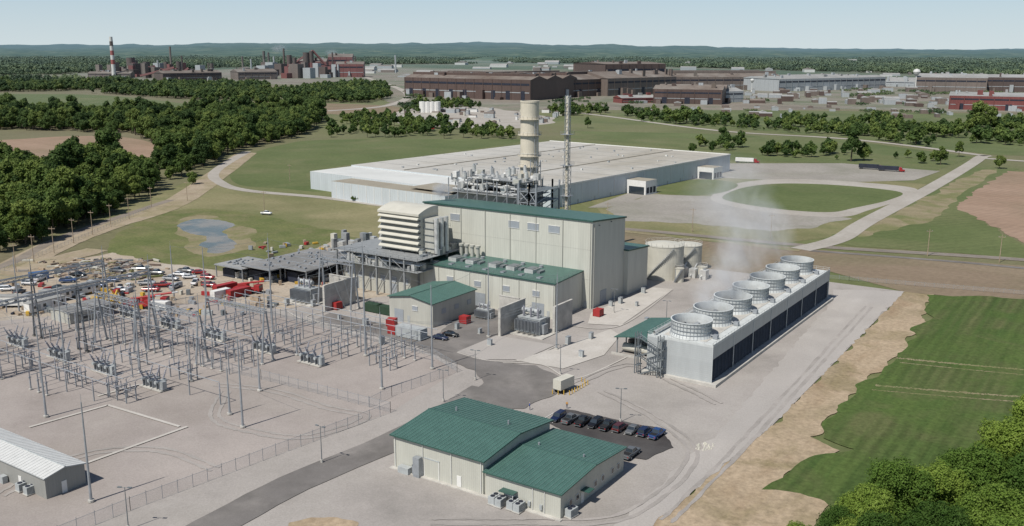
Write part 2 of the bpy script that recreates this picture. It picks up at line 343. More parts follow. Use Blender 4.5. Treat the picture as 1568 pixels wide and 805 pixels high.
sheet('verge_grass',[(1250,372),(1330,335),(1420,290),(1490,255),(1560,258),(1490,300),(1470,318),(1568,376),(2200,430),(2200,440),(1568,396),(1300,376)],mGrassG,jit=1)
sheet('verge_earth',[(1310,360),(1400,310),(1450,285),(1500,262),(1525,262),(1470,298),(1440,330),(1360,352)],mMud,True,jit=2)
sheet('ploughed_field',[(1545,262),(2200,290),(2200,420),(1568,372),(1500,335),(1462,318),(1500,288)],mFieldP,jit=1)
sheet('gravel_lot',[(930,318),(1000,297),(1110,302),(1210,322),(1300,334),(1250,348),(1180,354),(1060,342),(950,338)],mLot,jit=1.5)
sheet('truck_yard_concrete',[(1117,250),(1290,250),(1440,262),(1400,276),(1270,280),(1100,272),(990,300),(930,318),(900,318),(1000,282)],mLot)
sheet('loop_road',[(1088,302),(1128,281),(1200,274),(1300,278),(1400,288),(1385,304),(1330,322),(1290,332),(1200,328),(1120,316)],mRoad,True)
sheet('loop_lawn',[(1106,302),(1140,287),(1200,281),(1290,284),(1378,294),(1362,306),(1310,318),(1270,325),(1200,321),(1136,312)],mGrassG,True)
sheet('loop_lawn',[(1000,291),(1040,277),(1090,275),(1130,283),(1100,296),(1040,299)],mGrassG,True)
sheet('dirt_laydown_yard',[(-300,520),(-60,455),(0,440),(90,402),(170,388),(250,402),(340,415),(430,398),(520,366),(600,372),(640,450),(430,478),(330,460),(330,500),(0,520)],mLay,jit=1)
strip('dirt_road',[(-200,478),(0,418),(80,378),(160,347),(265,312),(340,262),(378,234)],16,mDirt,wob=.05)
strip('dirt_road',[(-200,500),(0,436),(70,404),(150,382)],12,mDirt,wob=.1)
strip('railway_bed',[(-200,466),(0,409),(80,370),(160,340),(262,306)],5,mBallast,wob=.1)
strip('railway_bed',[(378,232),(330,262),(338,280),(380,292),(500,303),(640,322)],7,mRoad)
strip('railway_bed',[(2200,450),(1568,398),(1245,377),(960,351),(760,338)],6,mBallast)
strip('railway_bed',[(2200,475),(1568,411),(1400,396),(1240,384)],3,mAsph)
for sgn in (-.75,.75):
    strip('railway_track',[(2200,450),(1568,398),(1245,377),(960,351)],.25,mSteelD,off=sgn)
strip('access_road',[(1225,382),(1285,366),(1330,338),(1430,285),(1500,242),(1490,236),(1300,213),(1100,200),(930,178),(860,170)],9,mRoad)
strip('access_road',[(1500,242),(1700,256)],8,mRoad)
strip('county_road',[(500,170),(600,160),(620,140),(560,118)],14,mRoad)
strip('access_road',[(780,345),(930,352),(1225,384)],5,mMud)
sheet('plant_gravel',[(-500,560),(-60,515),(0,500),(330,470),(430,474),(640,448),(870,440),(1000,420),(1062,410),(1268,432),(1385,447),(1180,655),(985,815),(880,930),(-700,930)],mGravel)
sheet('switchyard_gravel',[(-500,560),(-60,505),(0,492),(330,462),(430,485),(660,545),(700,570),(598,632),(200,782),(0,860),(-700,930)],mGravelD)
sheet('straw_strip',[(1385,447),(1425,451),(1412,500),(1372,548),(1300,610),(1245,672),(1292,690),(1225,715),(1180,748),(1275,770),(1230,830),(985,830),(985,806),(1180,655)],mStraw,jit=1.0)
sheet('lawn',[(1425,451),(1568,459),(2200,500),(2200,900),(1300,900),(1275,768),(1178,746),(1225,712),(1292,690),(1245,668),(1300,608),(1372,548),(1412,500)],mLawn,jit=1.6)
for a,b,wd in (((1372,549),(1568,567),.9),((1378,556),(1568,575),.45),((1340,591),(1568,609),.9),((1335,598),(1568,617),.45)): strip('straw_row',[a,((a[0]+b[0])/2,(a[1]+b[1])/2+.5),b],wd,mMud,sub=60,wob=1.0)
sheet('gravel_road',[(1276,444),(1384,447),(1180,655),(985,815),(935,815),(1112,650),(1276,460)],mGravelL,jit=.4)
sheet('dirt_mound',[(440,806),(470,796),(520,794),(545,806),(520,830),(450,830)],mStraw,True,jit=.4)
trk=[[(1020,800),(1120,700),(1240,570),(1330,470)],[(330,590),(420,600),(500,625),(560,640),(470,670),(380,660),(330,640),(345,600)],[(0,760),(120,700),(240,690),(330,720)],[(660,800),(800,800),(960,790),(1060,700),(1000,640),(920,600)],[(860,600),(960,560),(1040,590),(1100,620)]]
for t_ in trk:
    for o_ in (-.95,.95): strip('wheel_track',t_,.8,mTrack,off=o_,wob=.5,sub=14)
strip('asphalt_road',[(150,900),(300,822),(450,742),(600,678),(690,630),(745,596)],8.2,mAsph,wob=.03)
sheet('asphalt_road',[(640,652),(722,606),(742,588),(730,572),(640,534),(560,512),(478,494),(505,480),(600,498),(662,518),(700,488),(742,470),(775,482),(770,505),(735,532),(720,545),(770,556),(820,562),(865,580),(850,606),(800,626),(740,640)],mAsph,jit=.5)
sheet('parking_lot',[(838,650),(868,628),(1015,660),(1030,686),(990,706),(940,696)],mAsphD,jit=.3)
sheet('concrete_apron',[(788,553),(868,530),(935,505),(950,515),(925,545),(862,566)],mConc)
sheet('concrete_apron',[(905,480),(1000,441),(1030,444),(950,500),(900,497)],mConc)
sheet('transformer_gravel',[(700,540),(760,515),(850,530),(800,552),(740,552)],mGravelL)
for q in ([(700,541),(745,553),(800,553),(852,531)],[(500,478),(470,487),(520,500),(590,497)],[(770,557),(830,560),(868,580),(900,576),(960,548)],[(1030,444),(950,500),(870,500)],[(640,533),(560,511),(470,492),(440,478)]):
    strip('kerb',q,.45,mConc,sub=10)
mb=MB()
for i in range(10):
    x=845+(1008-845)*i/9*1.005; p=G(x,639+27*i/9+3); mb.box(p.x-1.35,p.x-1.23,p.y-2.8,p.y+2.8,ZG+.05,ZG+.054,mWhite)
mb.build('parking_markings')
# ---------------- main plant -------------
rr=random.Random(3)
def louvre(mb,x0,x1,y,z0,z1,mat=None): 
    mb.box(x0,x1,y-.12,y-.004,z0,z1,mat or mLouvre)
    for q in ((x0-.1,x1+.1,z1,z1+.12),(x0-.1,x1+.1,z0-.12,z0)): mb.box(q[0],q[1],y-.18,y-.004,q[2],q[3],mWhite)
def mono(mb,x0,x1,y0,y1,zf,zb,wall,roof,trim,oh=.4,th=.5):
    vs=[(x0,y0,0),(x1,y0,0),(x1,y1,0),(x0,y1,0),(x0,y0,zf),(x1,y0,zf),(x1,y1,zb),(x0,y1,zb)]
    mb.add(vs,[(0,1,5,4),(1,2,6,5),(2,3,7,6),(3,0,4,7)],wall)
    s=(zb-zf)/(y1-y0)
    X0,X1,Y0,Y1=x0-oh,x1+oh,y0-oh,y1+oh; A=zf-s*oh; B=zb+s*oh
    vs=[(X0,Y0,A),(X1,Y0,A),(X1,Y1,B),(X0,Y1,B),(X0,Y0,A+th),(X1,Y0,A+th),(X1,Y1,B+th),(X0,Y1,B+th)]
    mb.add(vs,[(0,1,5,4),(1,2,6,5),(2,3,7,6),(3,0,4,7),(3,2,1,0)],trim); mb.add(vs[4:],[(0,1,2,3)],roof)
MX0,MX1,MY0,MY1=-207.,-140.2,253.2,275.3
mb=MB(); mono(mb,MX0,MX1,MY0,MY1,28.0,26.2,mBeige,mGreen,mGreenT)
for a_,b_ in ((690,704),(779,795),(808,825),(840,857)):
    louvre(mb,X_at(a_,MY0,24),X_at(b_,MY0,24),MY0,23.2,25.4)
for zz in (9.5,19.0):
    mb.box(MX0,MX1+.03,MY0-.03,MY0-.004,zz,zz+.12,mBeigeD)
mb.box(MX1-7,MX1-4,MY0-.1,MY0-.004,0,4.2,mLouvre); mb.box(MX1-2.5,MX1-1.4,MY0-.1,MY0-.004,0,2.5,mGreyBx)
mb.box(MX1+.004,MX1+.1,MY0+6,MY0+10,0,4.8,mLouvre); mb.box(MX1+.004,MX1+.1,MY0+14,MY0+15.2,0,2.5,mGreyBx)
for yy in (MY0+4,MY0+12): mb.box(MX1+.004,MX1+.5,yy,yy+.15,26.3,26.6,mSteelD)
for x in np.linspace(MX0+6,MX1-.5,7): mb.tube((x,MY0-.2,0),(x,MY0-.2,27.7),.1,mBeigeD)
mb.tube((MX1+.25,MY0+1,0),(MX1+.25,MY0+1,27.2),.12,mBeigeD)
mono(mb,-166,MX1+1.5,MY1,290,15.2,14.2,mBeige,mGreen,mGreenT)
for i in range(3): mb.box(-158+i*5,-156+i*5,280,283,15,16.6,mSteel)
mb.build('turbine_hall')
BX0,BX1,BY0=-196.,-143.3,236.5
mb=MB(); mono(mb,BX0,BX1,BY0,MY0-.05,11.2,12.0,mBeige,mGreen,mGreenT,th=.35)
for i,xx in enumerate((-188,-181,-172,-165,-158)):
    mb.box(xx,xx+3.2,242,246.5,11.6,13.0,mSilver); mb.box(xx+.3,xx+2.9,242.3,246.2,13.0,13.2,mSteelD)
    mb.cyl(xx+1.6,249.5,11.5,13.0,.7,mSteel,10); mb.box(xx+4,xx+5.2,243,246,11.5,12.6,mSteelD)
for i in range(7): mb.box(-192+i*6.8,-190.6+i*6.8,238.4,240.2,11.4,12.0,mLouvre)
for i in range(4):
    x=BX1-6-i*11; mb.box(x-2.2,x+2.2,BY0-.1,BY0-.004,0,4.5,mLouvre); mb.box(x+3.2,x+4.2,BY0-.08,BY0-.004,0,2.5,mGreyBx); louvre(mb,x-2,x+.5,BY0,6.5,8.2)
for x in np.linspace(BX0+2,BX1-.4,9): mb.tube((x,BY0-.15,0),(x,BY0-.15,11),.08,mBeigeD)
mb.box(BX1+.004,BX1+.1,242,246,0,4.5,mLouvre)
mb.rail([(BX0,BY0),(BX1,BY0),(BX1,MY0-1)],11.6,mSteelD)
mb.build('turbine_annex')
mb=MB(); mb.box(-226,BX0-.05,232,250,0,9,mBeigeD,mGreen)
mb.box(-226.2,BX0,231.8,232,8.6,9.4,mGreenT)
for x in range(-224,-198,5): louvre(mb,x,x+2,232,4.5,6.2)
for x in (-222,-205): mb.box(x,x+3,231.9,231.996,0,4,mLouvre)
for x in range(-226,-190,6):
    for y in (229.,236,251): mb.box(x-.25,x+.25,y-.25,y+.25,0,14,mStruct)
for z in (9.9,13.8): 
    mb.box(-227,-190,228.5,252,z-.15,z,mStruct); mb.rail([(-227,252),(-227,228.5),(-190,228.5),(-190,236)],z,mSteelD)
for x in range(-226,-196,6):
    mb.tube((x,229,0),(x+6,229,9.8),.12,mStruct); mb.tube((x+6,229,9.8),(x,229,13.6),.1,mStruct)
for i in range(26):
    x=random.uniform(-225,-193); y=random.uniform(229,236); mb.cyl(x,y,9.9,9.9+random.uniform(1,3.3),random.uniform(.3,.8),mSilver,8)
    mb.box(x+1,x+2.3,y,y+1.5,10,10+random.uniform(1,2.5),random.choice((mSteelD,mSilver,mBeigeD)))
    x=random.uniform(-196,-191); y=random.uniform(232,252); mb.box(x,x+1.5,y,y+1.5,13.8,13.8+random.uniform(.5,2.5),random.choice((mSteelD,mSteel,mBeigeD)))
for y in (230,231.2,232.6): mb.tube((-226,y,12),(-190,y,12),.28,mSilver,8)
mb.build('gas_turbine_enclosure')
# inlet filter house
mb=MB(); x0,x1,y0,y1=-213.5,-196.2,238,247; z0,z1=14.2,27.5
mb.box(x0,x1,y0,y1,z0,z1,mTank)
n=12; ring=[]
for xx in (x0-.3,x1+.3):
    ring.append([(xx,y0-1.4,z1-1.0)]+[(xx,y0-1.4+(y1-y0+1.4)*i/n,z1-1.0+2.6*math.sin(PI*(.15+.85*i/n)*.62+.0)) for i in range(n+1)]+[(xx,y1,z1-1.0)])
mb.loft(ring,mTank)
for i in range(6):
    z=z0+.5+i*2.05
    vs=[(x0,y0,z+1.75),(x1,y0,z+1.75),(x1,y0-1.7,z+.55),(x0,y0-1.7,z+.55),(x0,y0-1.7,z+.3),(x1,y0-1.7,z+.3)]
    mb.add(vs,[(0,1,2,3),(3,2,5,4)],mTank)
    for xx in (x0,x1): mb.add([(xx,y0,z+1.75),(xx,y0-1.7,z+.55),(xx,y0-1.7,z+.3),(xx,y0,z+.3)],[(0,1,2,3)],mTank)
    mb.box(x0+.1,x1-.1,y0-.05,y0-.01,z-.2,z+.6,mDark)
mb.box(x1,x1+4.2,y0+1.5,y1,z0,z1-2,mBeigeD)
for i in range(3): mb.cyl(x1+5,y0+2+i*2.6,z0,z1-1.5,.8,mSilver,10)
for i in range(5): mb.box(x1+.0,x1+4.5,y0+1.2,y1+.3,z0+1.5+i*2.2,z0+1.65+i*2.2,mSteelD)
mb.rail([(x1+5.5,y0),(x1+5.5,y1)],z0+8,mSteelD)
for x in (x0,x0+8.5,x1,x1+4): 
    for y in (y0+.3,y1-.3): mb.box(x-.3,x+.3,y-.3,y+.3,0,z0,mStruct)
for i in range(4):
    mb.cyl(-189+i*2.3,250.5,11,15.5,.65,mBeigeD,10); mb.cyl(-189+i*2.3,250.5,15.5,16.2,.95,mBeigeD,10)
mb.build('inlet_filter_house')
# HRSG
mb=MB(); hy0,hy1=284.,300.
hx0=X_at(706,292,34); hx1=X_at(818,292,34)
mb.box(hx0+3,hx1-2,hy0+2,hy1,0,27.5,mBeigeD)
HZ=27.3
mb.box(hx0,hx1,hy0,hy1+3,HZ,HZ+.2,mStruct); mb.rail([(hx0,hy1),(hx0,hy0),(hx1,hy0),(hx1,hy1)],HZ+.2,mSteel,r=.05)
mb.box(hx0+8,hx1-1,hy0+3,hy1,HZ+5.3,HZ+5.45,mStruct); mb.rail([(hx0+8,hy1),(hx0+8,hy0+3),(hx1-1,hy0+3),(hx1-1,hy1)],HZ+5.45,mSteel,r=.05)
L_=hx1-hx0
for i in range(3):
    x=hx0+5+i*L_*.29; mb.tube((x,hy0+1,HZ+2.6),(x,hy1,HZ+2.6),1.35,mSilver,14,cap=True)
for i in range(5):
    y=hy0+1.5+i*3.0; z=HZ+1+(i%3)*1.7; mb.tube((hx0+1,y,z),(hx1-1,y,z),rr.uniform(.35,.6),mSilver,8,cap=True)
for i in range(13):
    x=hx0+2+i*L_*.072; y=rr.uniform(hy0+1,hy1-2); z=HZ+rr.uniform(6,10.5); r_=rr.uniform(.6,1.0)
    mb.tube((x,y,HZ),(x,y,z),.25,mSilver,6); mb.cyl(x,y,z-2.4,z,r_,mSilver,12,bot=True); mb.cyl(x,y,z,z+.5,r_*.5,mSteel,8)
for i in range(110):
    x=rr.uniform(hx0,hx1-2); y=rr.uniform(hy0,hy1); z=HZ+rr.uniform(.3,6.5); d=rr.choice([Vector((1,0,0)),Vector((0,1,0)),Vector((0,0,1)),Vector((1,0,0))])*rr.uniform(1.5,5)
    mb.tube((x,y,z),Vector((x,y,z))+d,rr.uniform(.1,.34),rr.choice((mSilver,mSilver,mWhite,mSteel,mStruct)),6)
for i in range(34):
    x=rr.uniform(hx0+1,hx1-2); y=rr.uniform(hy0,hy1-2); z=rr.choice((HZ+.2,HZ+5.4)); mb.box(x,x+rr.uniform(.8,2.4),y,y+rr.uniform(.8,2),z,z+rr.uniform(.8,2.4),rr.choice((mSilver,mSteelD,mBeigeD,mWhite)))
for x in np.arange(hx0,hx1,4.5):
    mb.box(x-.15,x+.15,hy0-.15,hy0+.15,0,HZ+5.3,mSteel); mb.tube((x,hy0,HZ-5),(x+4.5,hy0,HZ),.1,mSteel)
for k,(xa,xb) in enumerate(((hx1-1.5,hx1+3),(hx1+3,hx1+6))):
    for y in (hy0,hy1):
        for x in (xa,xb): mb.box(x-.25,x+.25,y-.25,y+.25,0,33,mSteel)
    for z in range(2,30,4):
        mb.tube((xa,hy0,z),(xb,hy0,z+4),.16,mSteel); mb.tube((xb,hy0,z),(xa,hy0,z+4),.16,mSteel); mb.box(xa,xb,hy0-.2,hy0+.2,z+3.8,z+4.1,mSteel)
        mb.tube((xb,hy0,z),(xb,hy1,z+4),.16,mSteel); mb.box(xa,xb,hy0,hy1,z+4,z+4.08,mSteelD); mb.rail([(xa,hy0),(xb,hy0),(xb,hy1)],z+4.08,mSteel)
mb.build('heat_recovery_boiler')
# stack
sy=307.; sx=X_at(811,sy,50); sz=Z_at(sx,sy,154)
rs=3.55
mb=MB(); mb.lathe(sx,sy,[(rs,0),(rs,sz-.6),(rs+.15,sz-.6),(rs+.15,sz),(rs-.4,sz),(rs-.4,sz-6)],mStack,32)
mb.lathe(sx,sy,[(rs-.42,sz-6),(.1,sz-6)],mDark,28)
for z in (sz-7,sz-13,sz-21,sz-25):
    mb.lathe(sx,sy,[(rs+.02,z),(rs+1.0,z),(rs+1.0,z+.2),(rs+.02,z+.2)],mStack,28)
    pts=[(sx+(rs+.95)*math.cos(t),sy+(rs+.95)*math.sin(t)) for t in [2*PI*i/16 for i in range(17)]]; mb.rail(pts,z+.2,mWhite,step=1.5,r=.04)
for z in range(5,int(sz)-2,6): mb.lathe(sx,sy,[(rs+.0,z),(rs+.1,z),(rs+.1,z+.3),(rs,z+.3)],mTank,28)
for a_ in (-.5,-.2):
    x=sx+(rs+.5)*math.cos(a_); y=sy+(rs+.5)*math.sin(a_); mb.tube((x,y,5),(x,y,sz-7),.12,mSteel)
for z in range(20,int(sz)-7,1): mb.tube((sx+(rs+.5)*math.cos(-.5),sy+(rs+.5)*math.sin(-.5),z),(sx+(rs+.5)*math.cos(-.2),sy+(rs+.5)*math.sin(-.2),z),.05,mSteel,4)
for z in range(24,int(sz)-26,5):
    for a,b in (((3.4,-4.5),(6,-4.5)),((6,-4.5),(6,-1.5)),): mb.tube((sx+a[0],sy+a[1],z),(sx+b[0],sy+b[1],z+5),.12,mSteel)
for a in ((3.4,-4.5),(6,-4.5),(6,-1.5)): mb.tube((sx+a[0],sy+a[1],0),(sx+a[0],sy+a[1],sz-22),.16,mSteel)
mb.build('exhaust_stack')
ly=318.; lx=X_at(868,ly,30); lz=Z_at(lx,ly,153)
mb=MB(); s_=1.1
for z in range(0,int(lz),3):
    w_=s_*(1 if z<36 else .7)
    c=[Vector((lx-w_,ly-w_,z)),Vector((lx+w_,ly-w_,z)),Vector((lx+w_,ly+w_,z)),Vector((lx-w_,ly+w_,z))]
    for i in range(4):
        up=Vector((0,0,3)); mb.tube(c[i],c[i]+up,.12,mSteel); mb.tube(c[i],c[(i+1)%4]+up,.07,mSteel); mb.tube(c[i],c[(i+1)%4],.07,mSteel)
mb.cyl(lx,ly,0,lz-1,.65,mStack,12); mb.cyl(lx,ly,lz-1,lz+1.5,.8,mTank,12)
for z in (24,36,48): 
    if z<lz-3: mb.box(lx-2,lx+2,ly-2,ly+2,z,z+.15,mSteel); mb.rail([(lx-2,ly-2),(lx+2,ly-2),(lx+2,ly+2),(lx-2,ly+2)],z+.15,mSteel)
mb.build('auxiliary_stack')
def gable(mb,x0,x1,y0,y1,h,rise,axis,wall,roof,trim,oh=.5,th=.22,seams=None,pitch=.9):
    mb.add([(x0,y0,0),(x1,y0,0),(x1,y1,0),(x0,y1,0),(x0,y0,h),(x1,y0,h),(x1,y1,h),(x0,y1,h)],[(0,1,5,4),(1,2,6,5),(2,3,7,6),(3,0,4,7)],wall)
    if axis=='x':
        ym=(y0+y1)/2; sl=rise/(ym-y0)
        for x in (x0,x1): mb.add([(x,y0,h),(x,y1,h),(x,ym,h+rise)],[(0,1,2)],wall)
        f=lambda u,v,w:(u,v,w); lo_,hi_,mid=y0,y1,ym; a0,a1=x0,x1
    else:
        xm=(x0+x1)/2; sl=rise/(xm-x0)
        for y in (y0,y1): mb.add([(x0,y,h),(x1,y,h),(xm,y,h+rise)],[(0,1,2)],wall)
        f=lambda u,v,w:(v,u,w); lo_,hi_,mid=x0,x1,xm; a0,a1=y0,y1
    for e,sg in ((lo_,-1),(hi_,1)):
        E=e+sg*oh; zE=h-sl*oh+.02; A0,A1=a0-oh,a1+oh
        vs=[f(A0,E,zE),f(A1,E,zE),f(A1,mid,h+rise+.02),f(A0,mid,h+rise+.02)]; vt=[(p[0],p[1],p[2]+th) for p in vs]
        mb.add(vs+vt,[(0,1,5,4),(1,2,6,5),(3,0,4,7)],trim); mb.add(vt,[(0,1,2,3)],roof)
        if seams:
            u=A0+.2
            while u<A1:
                p=Vector(f(u,E,zE+th)); q=Vector(f(u,mid,h+rise+.02+th)); mb.tube(p+Vector((0,0,.03)),q+Vector((0,0,.03)),.06,seams,4); u+=pitch
    p=Vector(f(a0-oh,mid,h+rise+th+.02)); q=Vector(f(a1+oh,mid,h+rise+th+.02)); mb.tube(p,q,.14,trim,5)
x0,x1,y0,y1=foot((663,503),597,728)
mb=MB(); gable(mb,x0,x1,y0,y1,7.4,1.3,'y',mBeigeD,mGreen,mGreenT,seams=mSeam)
mb.box(x0+2,x0+5.5,y0-.1,y0-.004,0,4,mLouvre); mb.box(x0+7,x0+8,y0-.08,y0-.004,0,2.5,mGreyBx); louvre(mb,x0+9,x0+11,y0,4.5,5.8)
for t in (.2,.5,.8): mb.box(x1+.004,x1+.1,y0+(y1-y0)*t,y0+(y1-y0)*t+2,3.5,5,mLouvre)
mb.build('electrical_building')
A=G(604,716); AX0,AY0=A.x,A.y; AX1=X_at(740,AY0); AY1=Y_at(842,AX1,7); AX2=X_at(858,AY0); AY2=Y_at(955,AX2,2.5)
mb=MB(); gable(mb,AX0,AX1,AY0,AY1,6.9,1.3,'x',mAdmin,mGreen,mGreenT,oh=.6,seams=mSeam,pitch=.9)
gable(mb,AX1+.65,AX2,AY0,AY2,4.9,.9,'x',mAdmin,mGreen,mGreenT,oh=.5,seams=mSeam,pitch=.9)
mb.box(AX1,AX1+.65,AY0+.4,AY2-.5,0,4.8,mAdmin)
W=AX1-AX0
mb.box(AX0+W*.36,AX0+W*.36+3.4,AY0-.1,AY0-.004,0,4,mAdmin); mb.box(AX0+W*.72,AX0+W*.72+1,AY0-.1,AY0-.004,0,2.5,mWhite)
mb.box(AX0+W*.36-.2,AX0+W*.36+3.6,AY0-.14,AY0-.004,4,4.2,mGreyBx)
for q in (AX0+W*.36-.15,AX0+W*.36+3.4): mb.box(q,q+.15,AY0-.14,AY0-.004,0,4,mWhite)
mb.box(AX0+W*.1,AX0+W*.22,AY0-1.5,AY0-.2,0,1.5,mGreyBx); mb.tube((AX0+W*.25,AY0-.6,0),(AX0+W*.25,AY0-.6,2.2),.3,mSteel,8)
mb.box(AX0+W*.27,AX0+W*.34,AY0-1.3,AY0-.2,0,4.2,mSteel)
for t in (.02,.34,.66,.98): mb.tube((AX0+W*t,AY0-.15,0),(AX0+W*t,AY0-.15,6.6),.08,mWhite)
W2=AX2-AX1
for t in (.3,.36): mb.box(AX1+W2*t,AX1+W2*t+1,AY0-.1,AY0-.004,0,2.5,mWhite)
mb.box(AX1+W2*.27,AX1+W2*.46,AY0-1.6,AY0-.004,2.8,2.95,mGreenT)
for x in (AX1+W2*.27+.1,AX1+W2*.46-.1): mb.tube((x,AY0-1.5,0),(x,AY0-1.5,2.8),.06,mWhite)
for t in (.6,.75): mb.box(AX1+W2*t,AX1+W2*t+.5,AY0-.35,AY0-.004,1.0,1.9,mGreyBx); mb.tube((AX1+W2*t+.9,AY0-.15,0),(AX1+W2*t+.9,AY0-.15,4.6),.07,mWhite)
D2=AY2-AY0
for t in (.12,.22,.38,.5,.62,.78,.88):
    y=AY0+D2*t; mb.box(AX2+.004,AX2+.08,y,y+1.1,1.4,2.6,mWhite); mb.box(AX2+.08,AX2+.1,y+.1,y+1.0,1.5,2.5,mGlass)
mb.box(AX2+.004,AX2+.1,AY0+D2*.3,AY0+D2*.3+1,0,2.5,mWhite)
mb.box(AX2,AX2+1.8,AY0+D2*.29,AY0+D2*.29+2,2.8,2.9,mGreenT)
mb.box(AX0-.5,AX2+.5,AY0-.9,AY0-.01,0,ZG+.08,mConcW)
for t in (.2,.8): mb.cyl(AX1+W2*t,(AY0+AY2)/2+2,5.4,6.4,.2,mSteel,8); mb.cyl(AX0+W*t,(AY0+AY1)/2+3,7.6,8.9,.2,mSteel,8)
mb.build('control_building')
def acunit():
    mb=MB(); mb.box(-.9,.9,-.55,.55,.15,1.3,mGreyBx); mb.box(-1,1,-.65,.65,0,.15,mConcW); mb.cyl(-.42,0,1.3,1.38,.36,mDark,12); mb.cyl(.42,0,1.3,1.38,.36,mDark,12)
    for i in range(8): mb.box(-.8+i*.21,-.74+i*.21,-.57,-.551,.25,1.2,mSteelD)
    mb.tube((.9,.3,.4),(1.3,.3,.4),.05,mSteel); return mb.mesh('air_conditioner')
mAC=acunit()
for p in ((757,772),(767,776),(785,780),(795,784),(875,792),(36,752),(48,757)): put(mAC,'air_conditioner',G(*p)+UP,rz=random.uniform(-.1,1.6) if p[0]==875 else PI/2,sc_=1.2)
# ---------------- cooling tower -------------
CX0,CX1,CY0,CY1=-99.,-81.6,208.5,307.
mb=MB(); zt=9.8
mb.box(CX0-1.2,CX1+1.6,CY0-1.0,CY1+1,0.,.9,mConcW)
mb.box(CX0+.3,CX1-.5,CY0+.3,CY1-.3,.9,7,mDark)
mb.box(CX0,CX1,CY0,CY0+.25,.9,zt,mGreyS); mb.box(CX0,CX1,CY1-.25,CY1,.9,zt,mGreyS)
mb.box(CX1-.25,CX1,CY0+.25,CY1-.25,6.7,zt,mGreyS); mb.box(CX0,CX0+.25,CY0+.25,CY1-.25,6.7,zt,mGreyS)
mb.box(CX0,CX1,CY0,CY1,zt+.002,zt+.12,mCool)
mb.box(CX0+3,CX1-3,CY0+3,CY1-3,zt+.13,zt+.2,mConcW)
y=CY0+.25; i=0
while y<CY1-.3:
    for X in (CX1-.3,CX0+.1): mb.box(X,X+.08,y,y+.1,.9,6.7,mSlat)
    y+=2.34
for z in np.arange(1.4,6.6,.55):
    mb.add([(CX1-.45,CY0+.3,z+.3),(CX1-.45,CY1-.3,z+.3),(CX1-.2,CY1-.3,z),(CX1-.2,CY0+.3,z)],[(0,1,2,3)],mDark)
for i in range(8):
    y=CY0+i*14.05; mb.box(CX1+.003,CX1+.12,y-.1,y+.12,.9,zt+.6,mCool)
mb.rail([(CX0,CY0),(CX1,CY0),(CX1,CY1),(CX0,CY1),(CX0,CY0)],zt+.1,mCool,r=.045,step=2)
for (a0,a1,b0,b1) in ((CX1-.02,CX1+.0,CY0+.03,CY1),(CX0,CX1,CY0,CY0+.02)): mb.box(a0,a1,b0,b1,zt+.13,zt+.55,mCool)
for i in range(7):
    cy=CY0+7.0+i*14.05; cx=(CX0+CX1)/2; z0=zt+.2; R=4.95
    mb.lathe(cx,cy,[(R+.45,z0),(R+.08,z0+.8),(R-.02,z0+1.8),(R+.02,z0+3.0),(R+.1,z0+4.0),(R+.32,z0+4.0),(R+.32,z0+4.15),(R-.02,z0+4.15),(R-.15,z0+3),(R-.2,z0+1.8),(R-.1,z0+.6)],mCool,40)
    for z in (z0+1.0,z0+2.0,z0+3.0): mb.lathe(cx,cy,[(R+.08,z),(R+.2,z),(R+.2,z+.1),(R+.08,z+.1)],mSteel,40)
    for k in range(36):
        t=2*PI*k/36; c,s=math.cos(t),math.sin(t); mb.tube((cx+(R+.45)*c,cy+(R+.45)*s,z0),(cx+(R+.1)*c,cy+(R+.1)*s,z0+1.2),.05,mSteel,4); mb.tube((cx+(R+.08)*c,cy+(R+.08)*s,z0+1.2),(cx+(R+.2)*c,cy+(R+.2)*s,z0+4.0),.05,mSteel,4)
    mb.cyl(cx,cy,z0+.02,z0+.05,R-.1,mDark,32); mb.cyl(cx,cy,z0+.1,z0+2.4,.7,mSteelD,12)
    for k in range(8):
        t=2*PI*k/8+i; d=Vector((math.cos(t),math.sin(t),0)); q=Vector((-d.y,d.x,0)); o=Vector((cx,cy,z0+2.0))
        mb.add([o+d*.6-q*.3,o+d*4.6-q*.35,o+d*4.6+q*.35+Vector((0,0,.25)),o+d*.6+q*.3+Vector((0,0,.3))],[(0,1,2,3)],mSteel)
    mb.box(cx+R+1,cx+R+2.2,cy-.6,cy+.6,zt+.2,zt+1.2,mSteel); mb.tube((cx+.6,cy,z0+.7),(cx+R+1,cy,z0+.7),.15,mSteel)
    mb.tube((CX0+1.3,cy-6,zt+.9),(CX0+1.3,cy+6,zt+.9),.4,mSilver,8)
for zi in range(4):
    z=.0+zi*2.45; xa,xb=CX0-1.2,CX0+4.0
    if zi%2: xa,xb=xb,xa
    for yy in (CY0-2.2,CY0-1.2): mb.tube((xa,yy,z),(xb,yy,z+2.45),.12,mSteelD,4)
    for k in range(8): 
        xk=xa+(xb-xa)*k/8; mb.box(min(xk,xk+.3),max(xk,xk+.3),CY0-2.2,CY0-1.2,z+2.45*k/8,z+2.45*k/8+.05,mSteelD)
    mb.tube((xa,CY0-2.2,z+1.1),(xb,CY0-2.2,z+3.5),.06,mSteel,4)
for x in (CX0-2.2,CX0-1.2,CX0+4,CX0+5):
    for y in (CY0-2.3,CY0-1.1): mb.box(x-.1,x+.1,y-.1,y+.1,0,zt+1.2,mSteelD)
for z in (2.4,4.8,7.2,9.6): mb.box(CX0-2.2,CX0-1.2,CY0-2.3,CY0-.02,z-.1,z,mSteelD) ; mb.box(CX0+4,CX0+5,CY0-2.3,CY0-.02,z-.1,z,mSteelD)
mb.build('cooling_tower')
P=G(968,548); x1=-100.9; y0=P.y; x0=X_at(943,y0,5)
mb=MB(); y1=y0+22
for x in (x0+.3,(x0+x1)/2,x1-.3):
    for y in np.linspace(y0+.3,y1-.3,5): mb.box(x-.15,x+.15,y-.15,y+.15,0,5,mStruct)
